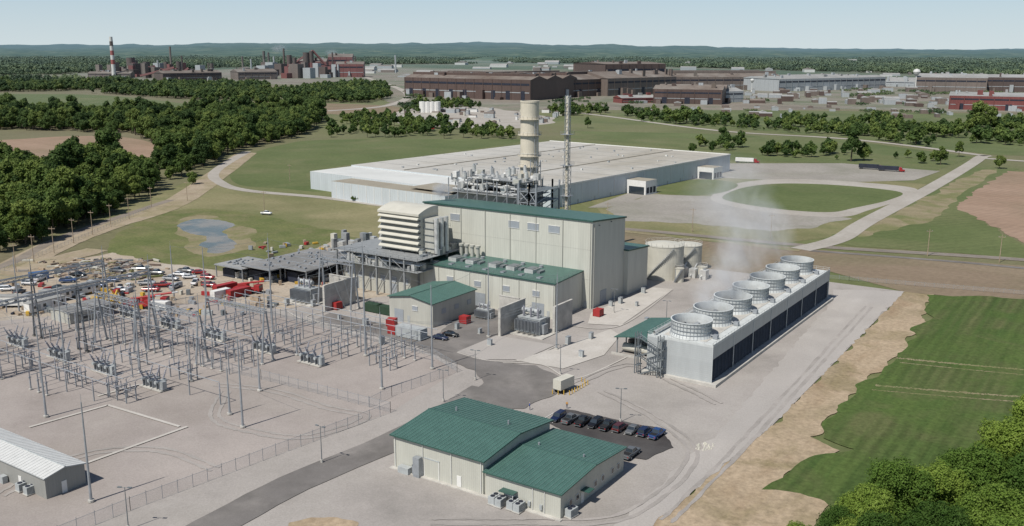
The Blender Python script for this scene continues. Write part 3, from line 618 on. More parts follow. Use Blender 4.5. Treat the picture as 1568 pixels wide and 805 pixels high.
xm=(x0+x1)/2
for e in (x0,x1): 
    vs=[(e-.4 if e<xm else e+.4,y0-.4,4.9),(e-.4 if e<xm else e+.4,y1,4.9),(xm,y1,5.9),(xm,y0-.4,5.9)]
    mb.add(vs+[(p[0],p[1],p[2]+.2) for p in vs],[(0,1,5,4),(3,0,4,7)],mGreenT); mb.add([(p[0],p[1],p[2]+.2) for p in vs],[(0,1,2,3)],mGreen)
mb.box(x0,x1,y0+8,y1,0,5,mBeigeD)
mb.tube((x0+1,y0+3,1.8),(x1-1,y0+3,1.8),1.1,mTank,14,cap=True); mb.cyl(x0+2,y0+6,0,3,1.2,mRust2,14); mb.cyl(x1-2,y0+6,0,3,1.2,mTank,14)
mb.box(x0-1,x1,y0-.5,y0-.2,0,.8,mConcW)
mb.build('pump_shelter')
def tank(p,r,h,name='storage_tank'):
    mb=MB(); mb.lathe(p.x,p.y,[(r,0),(r,h),(r+.1,h),(r+.1,h+.15),(r-.05,h+.15),(r*.5,h+r*.1),(.01,h+r*.16)],mTank,36)
    for z in np.arange(2,h,2.2): mb.lathe(p.x,p.y,[(r,z),(r+.03,z),(r+.03,z+.08),(r,z+.08)],mTank,36)
    pts=[(p.x+r*math.cos(t),p.y+r*math.sin(t)) for t in [2*PI*i/20 for i in range(21)]]; mb.rail(pts,h+.15,mWhite,step=2)
    n=24
    for i in range(n):
        t=-2.2+i*1.6/n; z=h*i/n; mb.box(p.x+(r+.1)*math.cos(t)-.4,p.x+(r+.1)*math.cos(t)+.4,p.y+(r+.5)*math.sin(t)-.3,p.y+(r+.5)*math.sin(t)+.3,z,z+.08,mSteel)
    mb.tube((p.x-r*.6,p.y-r*.9,0),(p.x-r*.6,p.y-r*.9,h),.12,mSteel)
    return mb.build(name)
tank(G(1016,424),6.9,Z_at(*G(1016,424).xy,372)-.5); tank(G(1052,412),5.2,9.5); tank(G(1040,432),1.6,5); tank(G(1075,425),1.8,4)
mb=MB(); p=G(1070,428)
for i in range(3): mb.box(p.x-8+i*4,p.x-5.5+i*4,p.y,p.y+3,0,3.5,mSilver); mb.tube((p.x-7+i*4,p.y-1,1),(p.x-7+i*4,p.y+5,4.5),.25,mSilver)
mb.build('water_treatment_skid')
# ---------------- warehouse -------------
O=G(843,320); O.z=0; e2=(G(1117,262)-O); LW=e2.length; e2=e2.normalized(); e1=Vector((e2.y,-e2.x,0))
hW=11.2; C1=G(508,303)-O; S1=G(476,289)-O
mb=MB()
a1_=C1.dot(e1); b1_=C1.dot(e2); a2_=S1.dot(e1); b2_=S1.dot(e2)
mb.fbox(O,e1,e2,a2_,0,0,LW,0,hW,mWhS,mWRoof)
mb.fbox(O,e1,e2,a2_,-20,b2_,-.01,0,hW-.8,mWhS,mWhRoof)
mb.fbox(O,e1,e2,a1_,-30,b1_,b2_-.01,0,hW-1.8,mWhS,mTanRoof)
mb.fbox(O,e1,e2,a1_+55,-30,b2_-10,b2_+10,hW-.79,hW-.5,mTanRoof,mTanRoof)
for q in ((a2_-.2,.3,LW,LW+.3),(.02,.3,-.2,LW)): mb.fbox(O,e1,e2,q[0],q[1],q[2],q[3],hW-.3,hW+.5,mWhite)
for i in range(1,10): mb.fbox(O,e1,e2,a2_+1,-1,LW*i/10,LW*i/10+.4,hW+.02,hW+.1,mGreyRoof)
for i in (2,5): mb.fbox(O,e1,e2,a2_*i/7-.3,a2_*i/7+.3,2,LW-2,hW+.02,hW+.35,mTanRoof)
for i in range(46):
    a=rr.uniform(a2_+5,-5); b=rr.uniform(5,LW-5); mb.fbox(O,e1,e2,a,a+rr.uniform(.6,1.6),b,b+rr.uniform(.6,1.6),hW,hW+rr.uniform(.4,1.0),rr.choice((mWhRoof,mSteel,mGreyBx)))
for i in range(12):
    b=LW*(.04+i*.078); mb.fbox(O,e1,e2,.02,.08,b,b+1.2,0,2.3,mGreyBx); mb.fbox(O,e1,e2,.02,.15,b+4,b+4.3,0,hW,mWhite)
for i in range(14):
    a=a1_+4+i*6; mb.fbox(O,e1,e2,a,a+.3,b1_-.12,b1_-.01,0,hW-1.8,mWhite)
for px,w_,hh,dd in ((958,12,8,13),(1066,12,7.5,12)):
    b=None
    for t in np.linspace(0,1,400):
        p=O+e2*(LW*t); r_,u_,d_=cam(p.x,p.y,0)
        if 784+FPX*r_/d_>px: b=LW*t; break
    mb.fbox(O,e1,e2,.1,dd,b,b+w_,0,hh,mWhite,mTanRoof); mb.fbox(O,e1,e2,2,dd-1,b-.1,b-.02,0,4.5,mGlass)
    for k in range(3): mb.fbox(O,e1,e2,dd+.01,dd+.1,b+1+k*3.6,b+3.6+k*3.6,.8,4.2,mDark)
mb.build('warehouse')
x1,y0=G(72,766).x,G(72,766).y; y1=Y_at(131,x1,1.5); x0=X_at(-60,y0)
mShW=siding('grey_shed_wall',(.30,.30,.28),.5,.1)
mb=MB(); gable(mb,x0,x1,y0,y1,4.2,.8,'x',mShW,flat('pale_metal_roof',(.56,.56,.54),.4,var=.08),mGreyBx,oh=.3,seams=mWhite,pitch=1.0)
mb.box(x1+.004,x1+.08,y0+3,y0+4,0,2.5,mWhite); mb.box(x1-9,x1-8,y0-.08,y0-.004,0,2.5,mWhite)
mb.box(x1-14,x1-12.6,y0-1.2,y0-.2,0,1.6,mGreyBx)
mb.build('relay_building')
x1,y0=G(108,498).x,G(108,498).y; mb=MB(); gable(mb,x1-10,x1,y0,y0+14,3.4,.6,'y',mBeigeD,mTreadR,mGreyBx,oh=.3); mb.box(x1-6,x1-5,y0-.08,y0-.004,0,2.4,mGreyBx); mb.box(x1+.004,x1+.06,y0+4,y0+6,1,2.2,mGlass); mb.build('site_shed')

# ---------------- transformers, firewalls -------------
def transformer():
    mb=MB(); mb.box(-5.5,5.5,-4,4,0,.4,mConcW); mb.box(-3.2,3.2,-1.5,1.5,.4,4.2,mGreyBx); mb.box(-3.4,3.4,-1.6,1.6,4.2,4.4,mGreyBx)
    for sy in (-1,1):
        for k in range(16):
            x=-3.2+k*.42; mb.box(x,x+.1,sy*1.7 if sy>0 else -3.3,3.3 if sy>0 else -1.7,1.1,4.0,mSteel)
        for z in (1.3,3.8): mb.tube((-3.2,sy*2.4,z),(3.2,sy*2.4,z),.12,mGreyBx,6)
        for k in range(4): mb.cyl(-2.4+k*1.6,sy*3.4,1.3,1.5,.45,mSteelD,10)
    mb.tube((-3.4,.8,5.6),(1.8,.8,5.6),.6,mGreyBx,14,cap=True)
    for x in (-2.8,1.2): mb.box(x-.1,x+.1,.6,1.,4.4,5.1,mSteelD)
    for k in range(3):
        x=-2.1+k*2.1; prof=[]
        for j in range(12): prof+=[(.16,4.4+j*.2),(.32,4.5+j*.2)]
        prof.append((.06,7.1)); mb.lathe(x,-.7,prof,mInsul,10); mb.tube((x,-.7,7.),(x,-.7,7.6),.05,mSteel)
    mb.box(3.3,4.1,-1,1,.6,3,mSteel); mb.box(-4.2,-3.3,-.6,.6,.4,2.4,mGreyBx)
    return mb.mesh('transformer')
mT=transformer()
def firewall(p,ln,h,axis='y',th=.5):
    mb=MB()
    if axis=='y': mb.box(p.x-th/2,p.x+th/2,p.y,p.y+ln,0,h,mConcW); mb.box(p.x-th/2-.15,p.x+th/2+.15,p.y-.15,p.y+.45,0,h+.1,mConcW); mb.box(p.x-th/2-.1,p.x+th/2+.1,p.y+.5,p.y+ln+.1,h+.002,h+.2,mConcW)
    else: mb.box(p.x-ln,p.x,p.y-th/2,p.y+th/2,0,h,mConcW); mb.box(p.x-ln-.1,p.x+.1,p.y-th/2-.1,p.y+th/2+.1,h+.002,h+.2,mConcW)
    mb.build('fire_wall')
put(mT,'transformer',G(470,462),0.,1.15); put(mT,'transformer',G(815,510),0.,1.15); put(mT,'transformer',G(742,487),0.,.7)
firewall(G(497,478),14,8.5); firewall(G(765,516),13,8.5); firewall(G(848,511),10,8.0)
firewall(G(537,462),9,8,'x'); firewall(G(795,497),7,8,'x')

# ---------------- sheds, left-centre -------------
def openshed(name,near,xl,xr,h,roof):
    x0,x1,y0,y1=foot(near,xl,xr); mb=MB()
    mb.box(x0-.5,x1+.5,y0-.5,y1+.5,h,h+.35,mStruct,roof)
    k=max(2,int((y1-y0)/6))
    for y in np.linspace(y0,y1,k+1):
        for x in (x0,x1): mb.box(x-.15,x+.15,y-.15,y+.15,0,h,mSteel)
        mb.box(x0,x1,y-.15,y+.15,h+.36,h+.5,mSteel)
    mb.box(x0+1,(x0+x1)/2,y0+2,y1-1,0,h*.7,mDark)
    for i in range(22):
        x=random.uniform(x0+1,x1-2);y=random.uniform(y0+1,y1-3); mb.box(x,x+2,y,y+2,0,random.uniform(1,2.5),random.choice((mSteel,mWhite,mWood,mGreyBx)))
        mb.box(x,x+.8,y,y+.8,h+.36,h+random.uniform(.6,1.1),mSteel)
    mb.build(name)
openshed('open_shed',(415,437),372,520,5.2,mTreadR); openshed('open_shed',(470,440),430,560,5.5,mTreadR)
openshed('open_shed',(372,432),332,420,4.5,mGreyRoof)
mb=MB(); a=G(505,405); b=G(575,400)
mb.tube(a+Vector((0,0,5)),b+Vector((0,0,5)),.35,mSilver,8)
for t in np.linspace(0,1,7):
    p=a.lerp(b,t); mb.box(p.x-.2,p.x+.2,p.y-.2,p.y+.2,0,5,mStruct)
p=G(545,385)
for i in range(30): 
    q=p+Vector((random.uniform(-10,12),random.uniform(-6,6),0)); mb.box(q.x,q.x+random.uniform(1,3),q.y,q.y+2,0,random.uniform(3,9),random.choice((mStruct,mSilver,mSteelD,mTank)))
mb.build('pipe_rack')
def container(col,L=6.1,Wd=2.44,H=2.6,nm='shipping_container'):
    mb=MB(); mb.box(-L/2,L/2,-Wd/2,Wd/2,.15,H,col)
    for i in range(int(L/.45)):
        x=-L/2+.2+i*.45
        for s in (-1,1): mb.box(x,x+.2,s*Wd/2-.03,s*Wd/2+.03,.3,H-.15,col)
    for x in (-L/2,L/2):
        for s in (-1,1): mb.box(x-.08,x+.08,s*Wd/2-.08,s*Wd/2+.08,0,H+.05,col)
    for s in (-.6,.6): mb.box(L/2,L/2+.04,s-.02,s+.02,.3,H-.2,mSteel)
    return mb.mesh(nm)
cR=container(mRed,8);cR2=container(mRed,2.6,2.2,2.3);cG=container(mDkGrn);cW=container(mWhite);cGy=container(mGreyBx,9,3,3.2);cB=container(mBlue)
for p,m_,r,nm in (((345,447),cR,1.5,'shipping_container'),((366,454),cR,1.5,'shipping_container'),((338,456),cW,1.5,'shipping_container'),((572,478),cG,0,'shipping_container'),((592,482),cG,0,'shipping_container'),((630,518),cGy,0,'generator_enclosure'),((603,512),cR2,0,'storage_box'),((600,500),cR2,.3,'storage_box'),((516,474),cR2,PI/2,'storage_box'),((916,485),cR2,PI/2,'storage_box'),((712,496),cR2,0,'storage_box'),((245,474),cW,.3,'shipping_container'),((60,428),cB,1.2,'shipping_container')):
    put(m_,nm,G(*p)+UP,r)
def trailer():
    mb=MB(); mb.box(-6,6,-1.5,1.5,.6,3.4,mWhite); mb.box(-6.1,6.1,-1.6,1.6,3.4,3.6,mGreyRoof)
    for x in (-4.5,-1.5,1.5,4.2): mb.box(x,x+1,-1.55,-1.51,1.6,2.6,mGlass)
    mb.box(-3.2,-2.3,-1.55,-1.51,.6,2.7,mGreyBx)
    for x in (-1,.2): mb.tube((x,-1.4,.45),(x,1.4,.45),.42,mBlack,12,cap=True)
    mb.box(-3.4,-2.1,-2.6,-1.6,0,.6,mWood); return mb.mesh('office_trailer')
mTr=trailer()
for p,r in (((80,464),1.6),((98,458),1.6),((125,452),1.55),((70,476),1.6),((20,470),.6)): put(mTr,'office_trailer',G(*p)+UP,r)
# ---------------- vehicles -------------
def paint(n,c): return flat(n,c,.25,.1,.6,var=.05)
def car(kind,pm):
    mb=MB()
    def ring(x,hw,zb,zt):
        return [(x,-hw*.9,zb),(x,-hw,zb+.2),(x,-hw,zt-.15),(x,-hw*.88,zt),(x,hw*.88,zt),(x,hw,zt-.15),(x,hw,zb+.2),(x,hw*.9,zb)]
    if kind=='pickup':
        secs=[(-2.8,.85,.5,.95),(-2.7,.95,.4,1.1),(-1.0,.97,.38,1.12),(1.1,.97,.38,1.12),(2.2,.95,.38,1.08),(2.65,.9,.42,.98),(2.75,.8,.5,.85)]
        cab=(-.9,1.25,-.65,.6,1.12,1.82); wx=(-1.75,1.75); R=.4
    elif kind=='suv':
        secs=[(-2.35,.82,.45,.95),(-2.25,.92,.35,1.05),(-1,.94,.32,1.08),(1.0,.94,.32,1.06),(1.9,.92,.34,1.0),(2.3,.85,.4,.88),(2.4,.75,.5,.8)]
        cab=(-2.15,1.15,-1.95,.45,1.06,1.72); wx=(-1.4,1.45); R=.36
    else:
        secs=[(-2.35,.75,.4,.85),(-2.2,.88,.3,.95),(-1,.9,.27,.95),(1.0,.9,.27,.95),(1.9,.88,.3,.85),(2.3,.8,.35,.75),(2.38,.7,.42,.65)]
        cab=(-1.75,1.1,-1.1,.3,.94,1.42); wx=(-1.4,1.4); R=.33
    mb.loft([ring(*s) for s in secs],pm)
    a0,a1,b0,b1,z0,z1=cab; hw0,hw1=.86,.7
    v=[(a0,-hw0,z0),(a1,-hw0,z0),(a1,hw0,z0),(a0,hw0,z0),(b0,-hw1,z1),(b1,-hw1,z1),(b1,hw1,z1),(b0,hw1,z1)]
    mb.add(v,[(0,1,5,4),(1,2,6,5),(2,3,7,6),(3,0,4,7)],mGlass)
    mb.loft([[(b0-.04,-hw1-.03,z1-.03),(b1+.06,-hw1-.03,z1-.03),(b1+.06,hw1+.03,z1-.03),(b0-.04,hw1+.03,z1-.03)],[(b0,-hw1+.05,z1+.05),(b1,-hw1+.05,z1+.05),(b1,hw1-.05,z1+.05),(b0,hw1-.05,z1+.05)]],pm)
    for i,j in ((0,4),(1,5),(3,7),(2,6)): mb.tube(v[i],v[j],.05,pm,4)
    xm=(b0+b1)/2
    for s in (-1,1): mb.tube((xm,s*hw0,z0),(xm,s*hw1,z1),.04,pm,4)
    if kind=='pickup':
        mb.box(-2.62,-1.0,-.8,.8,1.121,1.125,mBlack)
        for s in (-1,1): mb.box(-2.65,-.95,s*.88-.06,s*.88+.06,1.1,1.2,pm)
        mb.box(-2.72,-2.6,-.85,.85,1.1,1.2,pm)
    for x in wx:
        for s in (-1,1):
            mb.tube((x,s*.72,R),(x,s*.99,R),R,mBlack,16,cap=True); mb.tube((x,s*.985,R),(x,s*1.0,R),R*.6,mSteel,10,cap=True)
    xe=secs[-1][0]; zf=secs[-2][3]-.2
    for s in (-1,1):
        mb.box(xe-.2,xe-.02,s*.62-.16,s*.62+.16,zf-.08,zf+.1,mWhite); mb.box(secs[0][0]-.01,secs[0][0]+.1,s*.7-.12,s*.7+.12,.7,.92,mRed)
    mb.box(xe-.05,xe+.03,-.7,.7,.38,.52,mSteelD); mb.box(secs[0][0]-.08,secs[0][0],-.8,.8,.42,.58,mSteelD)
    return mb.mesh('parked_'+kind)
pc={'navy':paint('paint_navy',(.012,.02,.06)),'black':paint('paint_black',(.012,.012,.014)),'grey':paint('paint_grey',(.12,.125,.13)),'maroon':paint('paint_maroon',(.08,.02,.02)),'silver':paint('paint_silver',(.4,.41,.42)),'white':paint('paint_white',(.65,.65,.65)),'red':paint('paint_red',(.3,.02,.02)),'blue':paint('paint_blue',(.02,.06,.18))}
cache={}
def vehicle(kind,col,p,rz,z=ZG+.03,s=1):
    k=(kind,col)
    if k not in cache: cache[k]=car(kind,pc[col])
    return put(cache[k],{'pickup':'parked_pickup_truck','suv':'parked_suv','car':'parked_car'}[kind],(p.x,p.y,z),rz,s)
cols9=[('suv','navy'),('pickup','grey'),('pickup','black'),('suv','black'),('pickup','black'),('suv','maroon'),('car','grey'),('suv','navy'),('pickup','blue')]
for i,(kd,cl) in enumerate(cols9):
    x=855+(1006-855)*i/8; p=G(x,641+26*i/8+3); vehicle(kd,cl,p,PI/2+random.uniform(-.05,.05)+(PI if i%3==0 else 0),s=.97)
vehicle('pickup','grey',G(966,700),PI/2)
vehicle('car','navy',G(674,521),.15); vehicle('car','black',G(690,516),.15)
lv=[(172,432),(185,447),(205,425),(225,437),(240,421),(262,430),(275,423),(290,427),(305,420),(318,428),(250,440),(120,425),(105,433),(62,430),(45,437),(30,450),(12,446),(180,418),(215,415),(198,441),(150,440),(300,436),(285,418),(90,445),(140,436),(232,447),(268,442),(320,440)]
for i,p in enumerate(lv): vehicle(random.choice(['pickup','suv','car','pickup']),random.choice(['white','silver','black','red','grey','blue','grey','white']),G(*p),random.choice([.5,2.1,.6])+random.uniform(-.2,.2),s=1.05)
vehicle('pickup','white',G(408,329),.4)
def semitrailer(L=7,col=None,cabm=None):
    mb=MB(); c=col or mWhite; mb.box(-L/2,L/2,-1.25,1.25,1.1,3.6,c); mb.box(-L/2,L/2,-1.2,1.2,.95,1.1,mSteelD)
    for x in (-L/2+1,-L/2+2.1):
        for s in (-1,1): mb.tube((x,s*.8,.5),(x,s*1.2,.5),.5,mBlack,14,cap=True)
    mb.box(L/2-1.6,L/2-1.4,-.9,-.8,0,1,mSteelD); mb.box(L/2-1.6,L/2-1.4,.8,.9,0,1,mSteelD)
    if cabm:
        x=L/2+.4; mb.loft([[(x,-1.2,.6),(x,1.2,.6),(x,1.2,3.3),(x,-1.2,3.3)],[(x+1.6,-1.2,.6),(x+1.6,1.2,.6),(x+1.6,1.2,3.1),(x+1.6,-1.2,3.1)],[(x+2.0,-1.15,.6),(x+2.,1.15,.6),(x+2.,1.15,1.8),(x+2.,-1.15,1.8)],[(x+3.6,-1,.6),(x+3.6,1,.6),(x+3.6,1,1.6),(x+3.6,-1,1.6)]],cabm)
        mb.box(x+1.62,x+1.95,-1.05,1.05,1.9,2.8,mGlass)
        for xx in (x+.2,x+2.8):
            for s in (-1,1): mb.tube((xx,s*.8,.5),(xx,s*1.2,.5),.5,mBlack,14,cap=True)
    return mb.mesh('box_trailer')
put(semitrailer(5.5,mTank),'box_trailer',G(863,600)+UP,PI*.46,.95)
stR=semitrailer(13,mWhite,pc['red']); stD=semitrailer(13,mDark,pc['red'])
put(stR,'semi_truck',G(1140,249),.2); put(stD,'semi_truck',G(1360,262),.1); put(stD,'semi_truck',G(1330,259),.1); put(stR,'semi_truck',G(650,198),.4)
mb=MB()
for (a,b,n_) in (((872,606),(900,590),7),((900,590),(886,583),3),((846,605),(872,606),3)):
    for i in range(n_):
        p=G(a[0]+(b[0]-a[0])*i/n_,a[1]+(b[1]-a[1])*i/n_); mb.cyl(p.x,p.y,.2,1.3,.12,mYel,8); mb.cyl(p.x,p.y,1.3,1.38,.1,mYel,8,.03)
mb.build('safety_bollards')
def excavator():
    mb=MB()
    for s in (-1,1):
        mb.loft([[(-2,s*1.2-.3,.1),(-2,s*1.2+.3,.1),(-2,s*1.2+.3,.8),(-2,s*1.2-.3,.8)],[(2,s*1.2-.3,.1),(2,s*1.2+.3,.1),(2,s*1.2+.3,.8),(2,s*1.2-.3,.8)]],mBlack)
    mb.box(-2,1.5,-1.3,1.3,1,2.2,mYel); mb.box(.2,1.7,-1.3,-.3,2.2,3.3,mGlass); mb.box(.1,1.8,-1.4,-.2,3.3,3.4,mYel)
    mb.tube((1.4,.3,1.8),(4,.3,4.3),.28,mYel,6); mb.tube((4,.3,4.3),(5.6,.3,1.8),.2,mYel,6); mb.box(5.2,6.2,-.2,.8,.7,1.8,mSteelD); return mb.mesh('excavator')
mEx=excavator()
for p,r in (((160,474),.4),((172,470),2.),((150,466),1.)): put(mEx,'excavator',G(*p)+UP,r)
def cranetruck():
    mb=MB(); mb.box(-5,3,-1.25,1.25,.9,1.5,mRed); mb.box(3,5,-1.25,1.25,.8,2.8,mRed); mb.box(4.6,5.03,-1.1,1.1,1.8,2.6,mGlass); mb.box(-3,0,-1.2,1.2,1.5,2.8,mRed); mb.tube((-2,0,2.8),(6.5,0,4.2),.35,mRed,6); mb.tube((6,0,4.1),(8.5,0,4.5),.22,mSteel,6)
    for x in (-4,-2.8,2,4):
        for s in (-1,1): mb.tube((x,s*.9,.55),(x,s*1.28,.55),.55,mBlack,14,cap=True)
    return mb.mesh('crane_truck')
mCr=cranetruck()
for p,r in (((212,472),.35),((235,468),.5),((380,448),.3)): put(mCr,'crane_truck',G(*p)+UP,r)
mb=MB()
for i in range(430):
    p=G(random.gauss(150,40),random.uniform(398,430)) 
    a=random.uniform(.3,2.4); b=random.uniform(.3,1.2); h=random.uniform(.15,.7)
    an=random.choice((.2,1.7,.9))+random.uniform(-.3,.3); E1=Vector((math.cos(an),math.sin(an),0)); E2=Vector((-E1.y,E1.x,0))
    mb.fbox(p,E1,E2,-a,a,-b/2,b/2,.2,.3+h,random.choice((mWood,mWood,mWood,mSteelD,mTrack,mRust2,mMud,mTank)))
mb.build('timber_and_pallet_stacks')
mb=MB()
for i in range(230):
    p=G(random.uniform(0,420),random.uniform(436,486)) if random.random()<.6 else G(random.uniform(380,560),random.uniform(372,440))
    an=random.uniform(0,PI); E1=Vector((math.cos(an),math.sin(an),0)); E2=Vector((-E1.y,E1.x,0)); a=random.uniform(.3,1.8)
    mb.fbox(p,E1,E2,-a,a,-random.uniform(.3,.7),random.uniform(.3,.7),.2,.3+random.uniform(.3,1.6),random.choice((mWood,mSteel,mWood,mTank,mYel,mGreyBx,mSteelD,mDark,mRed)))
mb.build('construction_materials')
mb=MB()
for i in range(26):
    p=G(random.uniform(1066,1092),random.uniform(681,691)); s=random.uniform(.15,.35); mb.cyl(p.x,p.y,.25,.35+s,s,mTank,5,s*.4)
mb.build('rock_pile')
mb=MB(); mb.box(-.6,.6,-.4,.4,.15,1.7,mGreyBx); mb.box(-.7,.7,-.5,.5,0,.15,mConcW); mb.box(-.02,.02,-.42,-.4,.2,1.6,mSteelD); mb.box(-.65,.65,-.45,.45,1.7,1.76,mSteel); mCab=mb.mesh('utility_cabinet')
for p in ((560,500),(585,528),(640,520),(700,505),(905,520),(890,548),(935,470),(950,466),(985,450),(440,468),(520,490),(750,530),(870,528),(610,470),(700,665),(480,470),(645,490),(735,512),(990,498),(975,470)): put(mCab,'utility_cabinet',G(*p)+UP,random.choice((0,PI/2)),random.uniform(.8,1.3))
# ---------------- switchyard -------------
def insul(mb,x,y,z,h=1.3,r=.16):
    prof=[]; k=5
    for j in range(k): prof+=[(r*.45,z+h*j/k),(r,z+h*(j+.5)/k)]
    prof+=[(r*.4,z+h)]; mb.lathe(x,y,prof,mInsul,7)
def m_support():
    mb=MB(); mb.box(-.4,.4,-.4,.4,0,.2,mConcW); mb.box(-.14,.14,-.14,.14,.2,3.0,mSteel); mb.box(-.3,.3,-.3,.3,3.0,3.1,mSteel); insul(mb,0,0,3.1,1.5,.17); mb.cyl(0,0,4.6,4.8,.12,mSteel,6); return mb.mesh('bus_support')
def m_switch():
    mb=MB()
    for ph in (-3.5,0,3.5):
        for y in (-1.3,1.3): mb.box(ph-.12,ph+.12,y-.12,y+.12,0,2.9,mSteel)
        mb.box(ph-.12,ph+.12,-1.7,1.7,2.9,3.1,mSteel)
        for y in (-1.4,0,1.4): insul(mb,ph,y,3.1,1.3,.15)
        mb.tube((ph,-1.4,4.5),(ph,.9,6.1),.05,mSteel); mb.tube((ph,1.4,4.5),(ph,2,4.6),.05,mSteel)
    mb.box(-4,4,-.1,.1,2.6,2.72,mSteel); return mb.mesh('disconnect_switch')
def m_breaker():
    mb=MB(); mb.box(-4.2,4.2,-1.2,1.2,0,.25,mConcW)
    for ph in (-2.6,0,2.6):
        mb.tube((ph,-1.5,2.2),(ph,1.5,2.2),.42,mGreyBx,12,cap=True)
        for s in (-1,1):
            mb.tube((ph,s*.8,2.4),(ph,s*1.9,4.8),.2,mInsul,8,.12); mb.tube((ph,s*1.9,4.8),(ph,s*2.05,5.2),.05,mSteel)
            for k in range(5): mb.tube((ph,s*(.9+.2*k),2.65+.43*k),(ph,s*(.94+.2*k),2.73+.43*k),.3,mInsul,8,cap=True)
        mb.box(ph-.6,ph-.45,-.8,.8,.25,2.0,mSteel); mb.box(ph+.45,ph+.6,-.8,.8,.25,2.0,mSteel)
    mb.box(3.2,4.2,-.6,.6,.4,2.4,mGreyBx); return mb.mesh('circuit_breaker')
sS,sD,sB=m_support(),m_switch(),m_breaker()
def mastmesh(h,r=.22):
    mb=MB(); mb.cyl(0,0,0,.4,.6,mConcW,8); mb.cyl(0,0,.4,h,r,mSteel,8,r*.4); mb.tube((0,0,h),(0,0,h+1.5),.03,mSteel); return mb
mcache={}
def mast(px,yb,yt,name='lightning_mast',r=.27):
    p=G(px,yb); h=max(3,Z_at(p.x,p.y,yt)); k=round(h); 
    if k not in mcache: mcache[k]=mastmesh(k,r).mesh(name)
    put(mcache[k],name,p+UP); return Vector((p.x,p.y,k))
masts={}
for m_ in ((267,460,378),(418,512,367),(497,470,392),(560,546,378),(662,566,440),(748,517,404),(852,536,424),(585,597,478),(215,572,452),(372,656,520),(352,636,562),(71,640,505),(140,770,617),(316,470,380),(30,480,395),(293,585,500),(100,560,440),(455,545,500),(180,600,505),(398,600,540)):
    masts[m_[0]]=mast(*m_)
bays=[(-232,114,172),(-212,112,178),(-192,118,182),(-174,160,188),(-157,170,190),(-252,118,168)]
seq=['S','D','B','D','S','D','B','D','S']
busz=4.8+ZG
bm=MB()
for bi,(bx,ya,yb) in enumerate(bays):
    for k,t in enumerate(seq*2):
        y=114+k*8.6
        if y<ya or y>yb: continue
        if t=='S':
            for ph in (-3.5,0,3.5): put(sS,'bus_support',(bx+ph,y,ZG))
        elif t=='D': put(sD,'disconnect_switch',(bx,y,ZG),0 if k%2 else PI)
        else: put(sB,'circuit_breaker',(bx,y,ZG))
    for ph in (-3.5,0,3.5):
        for (u,v) in ((ya,ya+12),(ya+30,ya+42),(yb-14,yb)):
            if v<=yb: bm.tube((bx+ph,u,busz),(bx+ph,v,busz),.08,mSteel,6)
for y,z,xa,xb in ((118,5.2,-262,-190),(122,5.2,-262,-190),(148,7.5,-262,-185),(152,7.5,-262,-185),(156,7.5,-262,-185),(180,7.5,-225,-150),(184,7.5,-225,-150),(188,7.5,-225,-150),(133,5.2,-225,-170)):
    bm.tube((xa,y,z+.5),(xb,y,z+.5),.09,mSteel,6)
    x=xa
    while x<=xb:
        bm.box(x-.11,x+.11,y-.11,y+.11,.2,z-1.3,mSteel); insul(bm,x,y,z-1.3,1.6,.18); x+=11
bm.build('bus_bar_run')
def gantry(p,q,h,ht):
    mb=MB(); p=Vector(p);q=Vector(q)
    d=(q-p).normalized(); n=Vector((-d.y,d.x,0))
    for a in (p,q):
        for s in (-1,1): mb.tube(a+n*s*1.9+Vector((0,0,.2)),a+n*s*.35+Vector((0,0,h)),.3,mSteel,6,.2); mb.cyl((a+n*s*1.9).x,(a+n*s*1.9).y,.2,.6,.6,mConcW,8)
        mb.tube(a+Vector((0,0,h)),a+Vector((0,0,ht)),.16,mSteel,6,.05)
        for z in np.arange(3,h,3.5):
            w_=1.9-(1.55)*z/h; mb.tube(a+n*w_+Vector((0,0,z)),a-n*w_+Vector((0,0,z)),.08,mSteel,4)
    c=[n*.5+Vector((0,0,h-.5)),n*-.5+Vector((0,0,h-.5)),n*-.5+Vector((0,0,h+.5)),n*.5+Vector((0,0,h+.5))]
    for v in c: mb.tube(p+v,q+v,.13,mSteel,4)
    L=(q-p).length; k=int(L/1.5)
    for i in range(k):
        a=p.lerp(q,i/k); b=p.lerp(q,(i+1)/k)
        for j in range(4): mb.tube(a+c[j],b+c[(j+1)%4],.06,mSteel,3)
    for t in (.2,.5,.8):
        a=p.lerp(q,t); mb.tube(a+Vector((0,0,h-.5)),a+Vector((0,0,h-2.6)),.14,mInsul,6)
    mb.build('substation_gantry')
g1=G(410,556); gantry((X_at(322,g1.y),g1.y,0),(g1.x,g1.y,0),14,20)
g2=G(128,538); gantry((g2.x,g2.y-24,0),(g2.x,g2.y,0),18,23); gantry((g2.x,g2.y,0),(g2.x,g2.y+22,0),18,23)
gantry((g2.x-22,g2.y-24,0),(g2.x-22,g2.y,0),18,23); gantry((g2.x-22,g2.y,0),(g2.x-22,g2.y+22,0),18,23)
gantry((g2.x+2,g2.y-46,0),(g2.x+2,g2.y-25,0),15,19)
g3=G(300,560); gantry((g3.x-20,g3.y+2,0),(g3.x,g3.y+2,0),13,19)
g4=G(560,470); gantry((g4.x-14,g4.y-5,0),(g4.x,g4.y-5,0),15,20)
g5=G(215,540); gantry((g5.x-18,g5.y,0),(g5.x,g5.y,0),14,19)
wm=MB()
def wire(a,b,sag=1.5,r=.035):
    a=Vector(a);b=Vector(b);pr=a
    for i in range(1,9):
        t=i/8; q=a.lerp(b,t)-Vector((0,0,sag*4*t*(1-t))); wm.tube(pr,q,r,mSteelD,3); pr=q
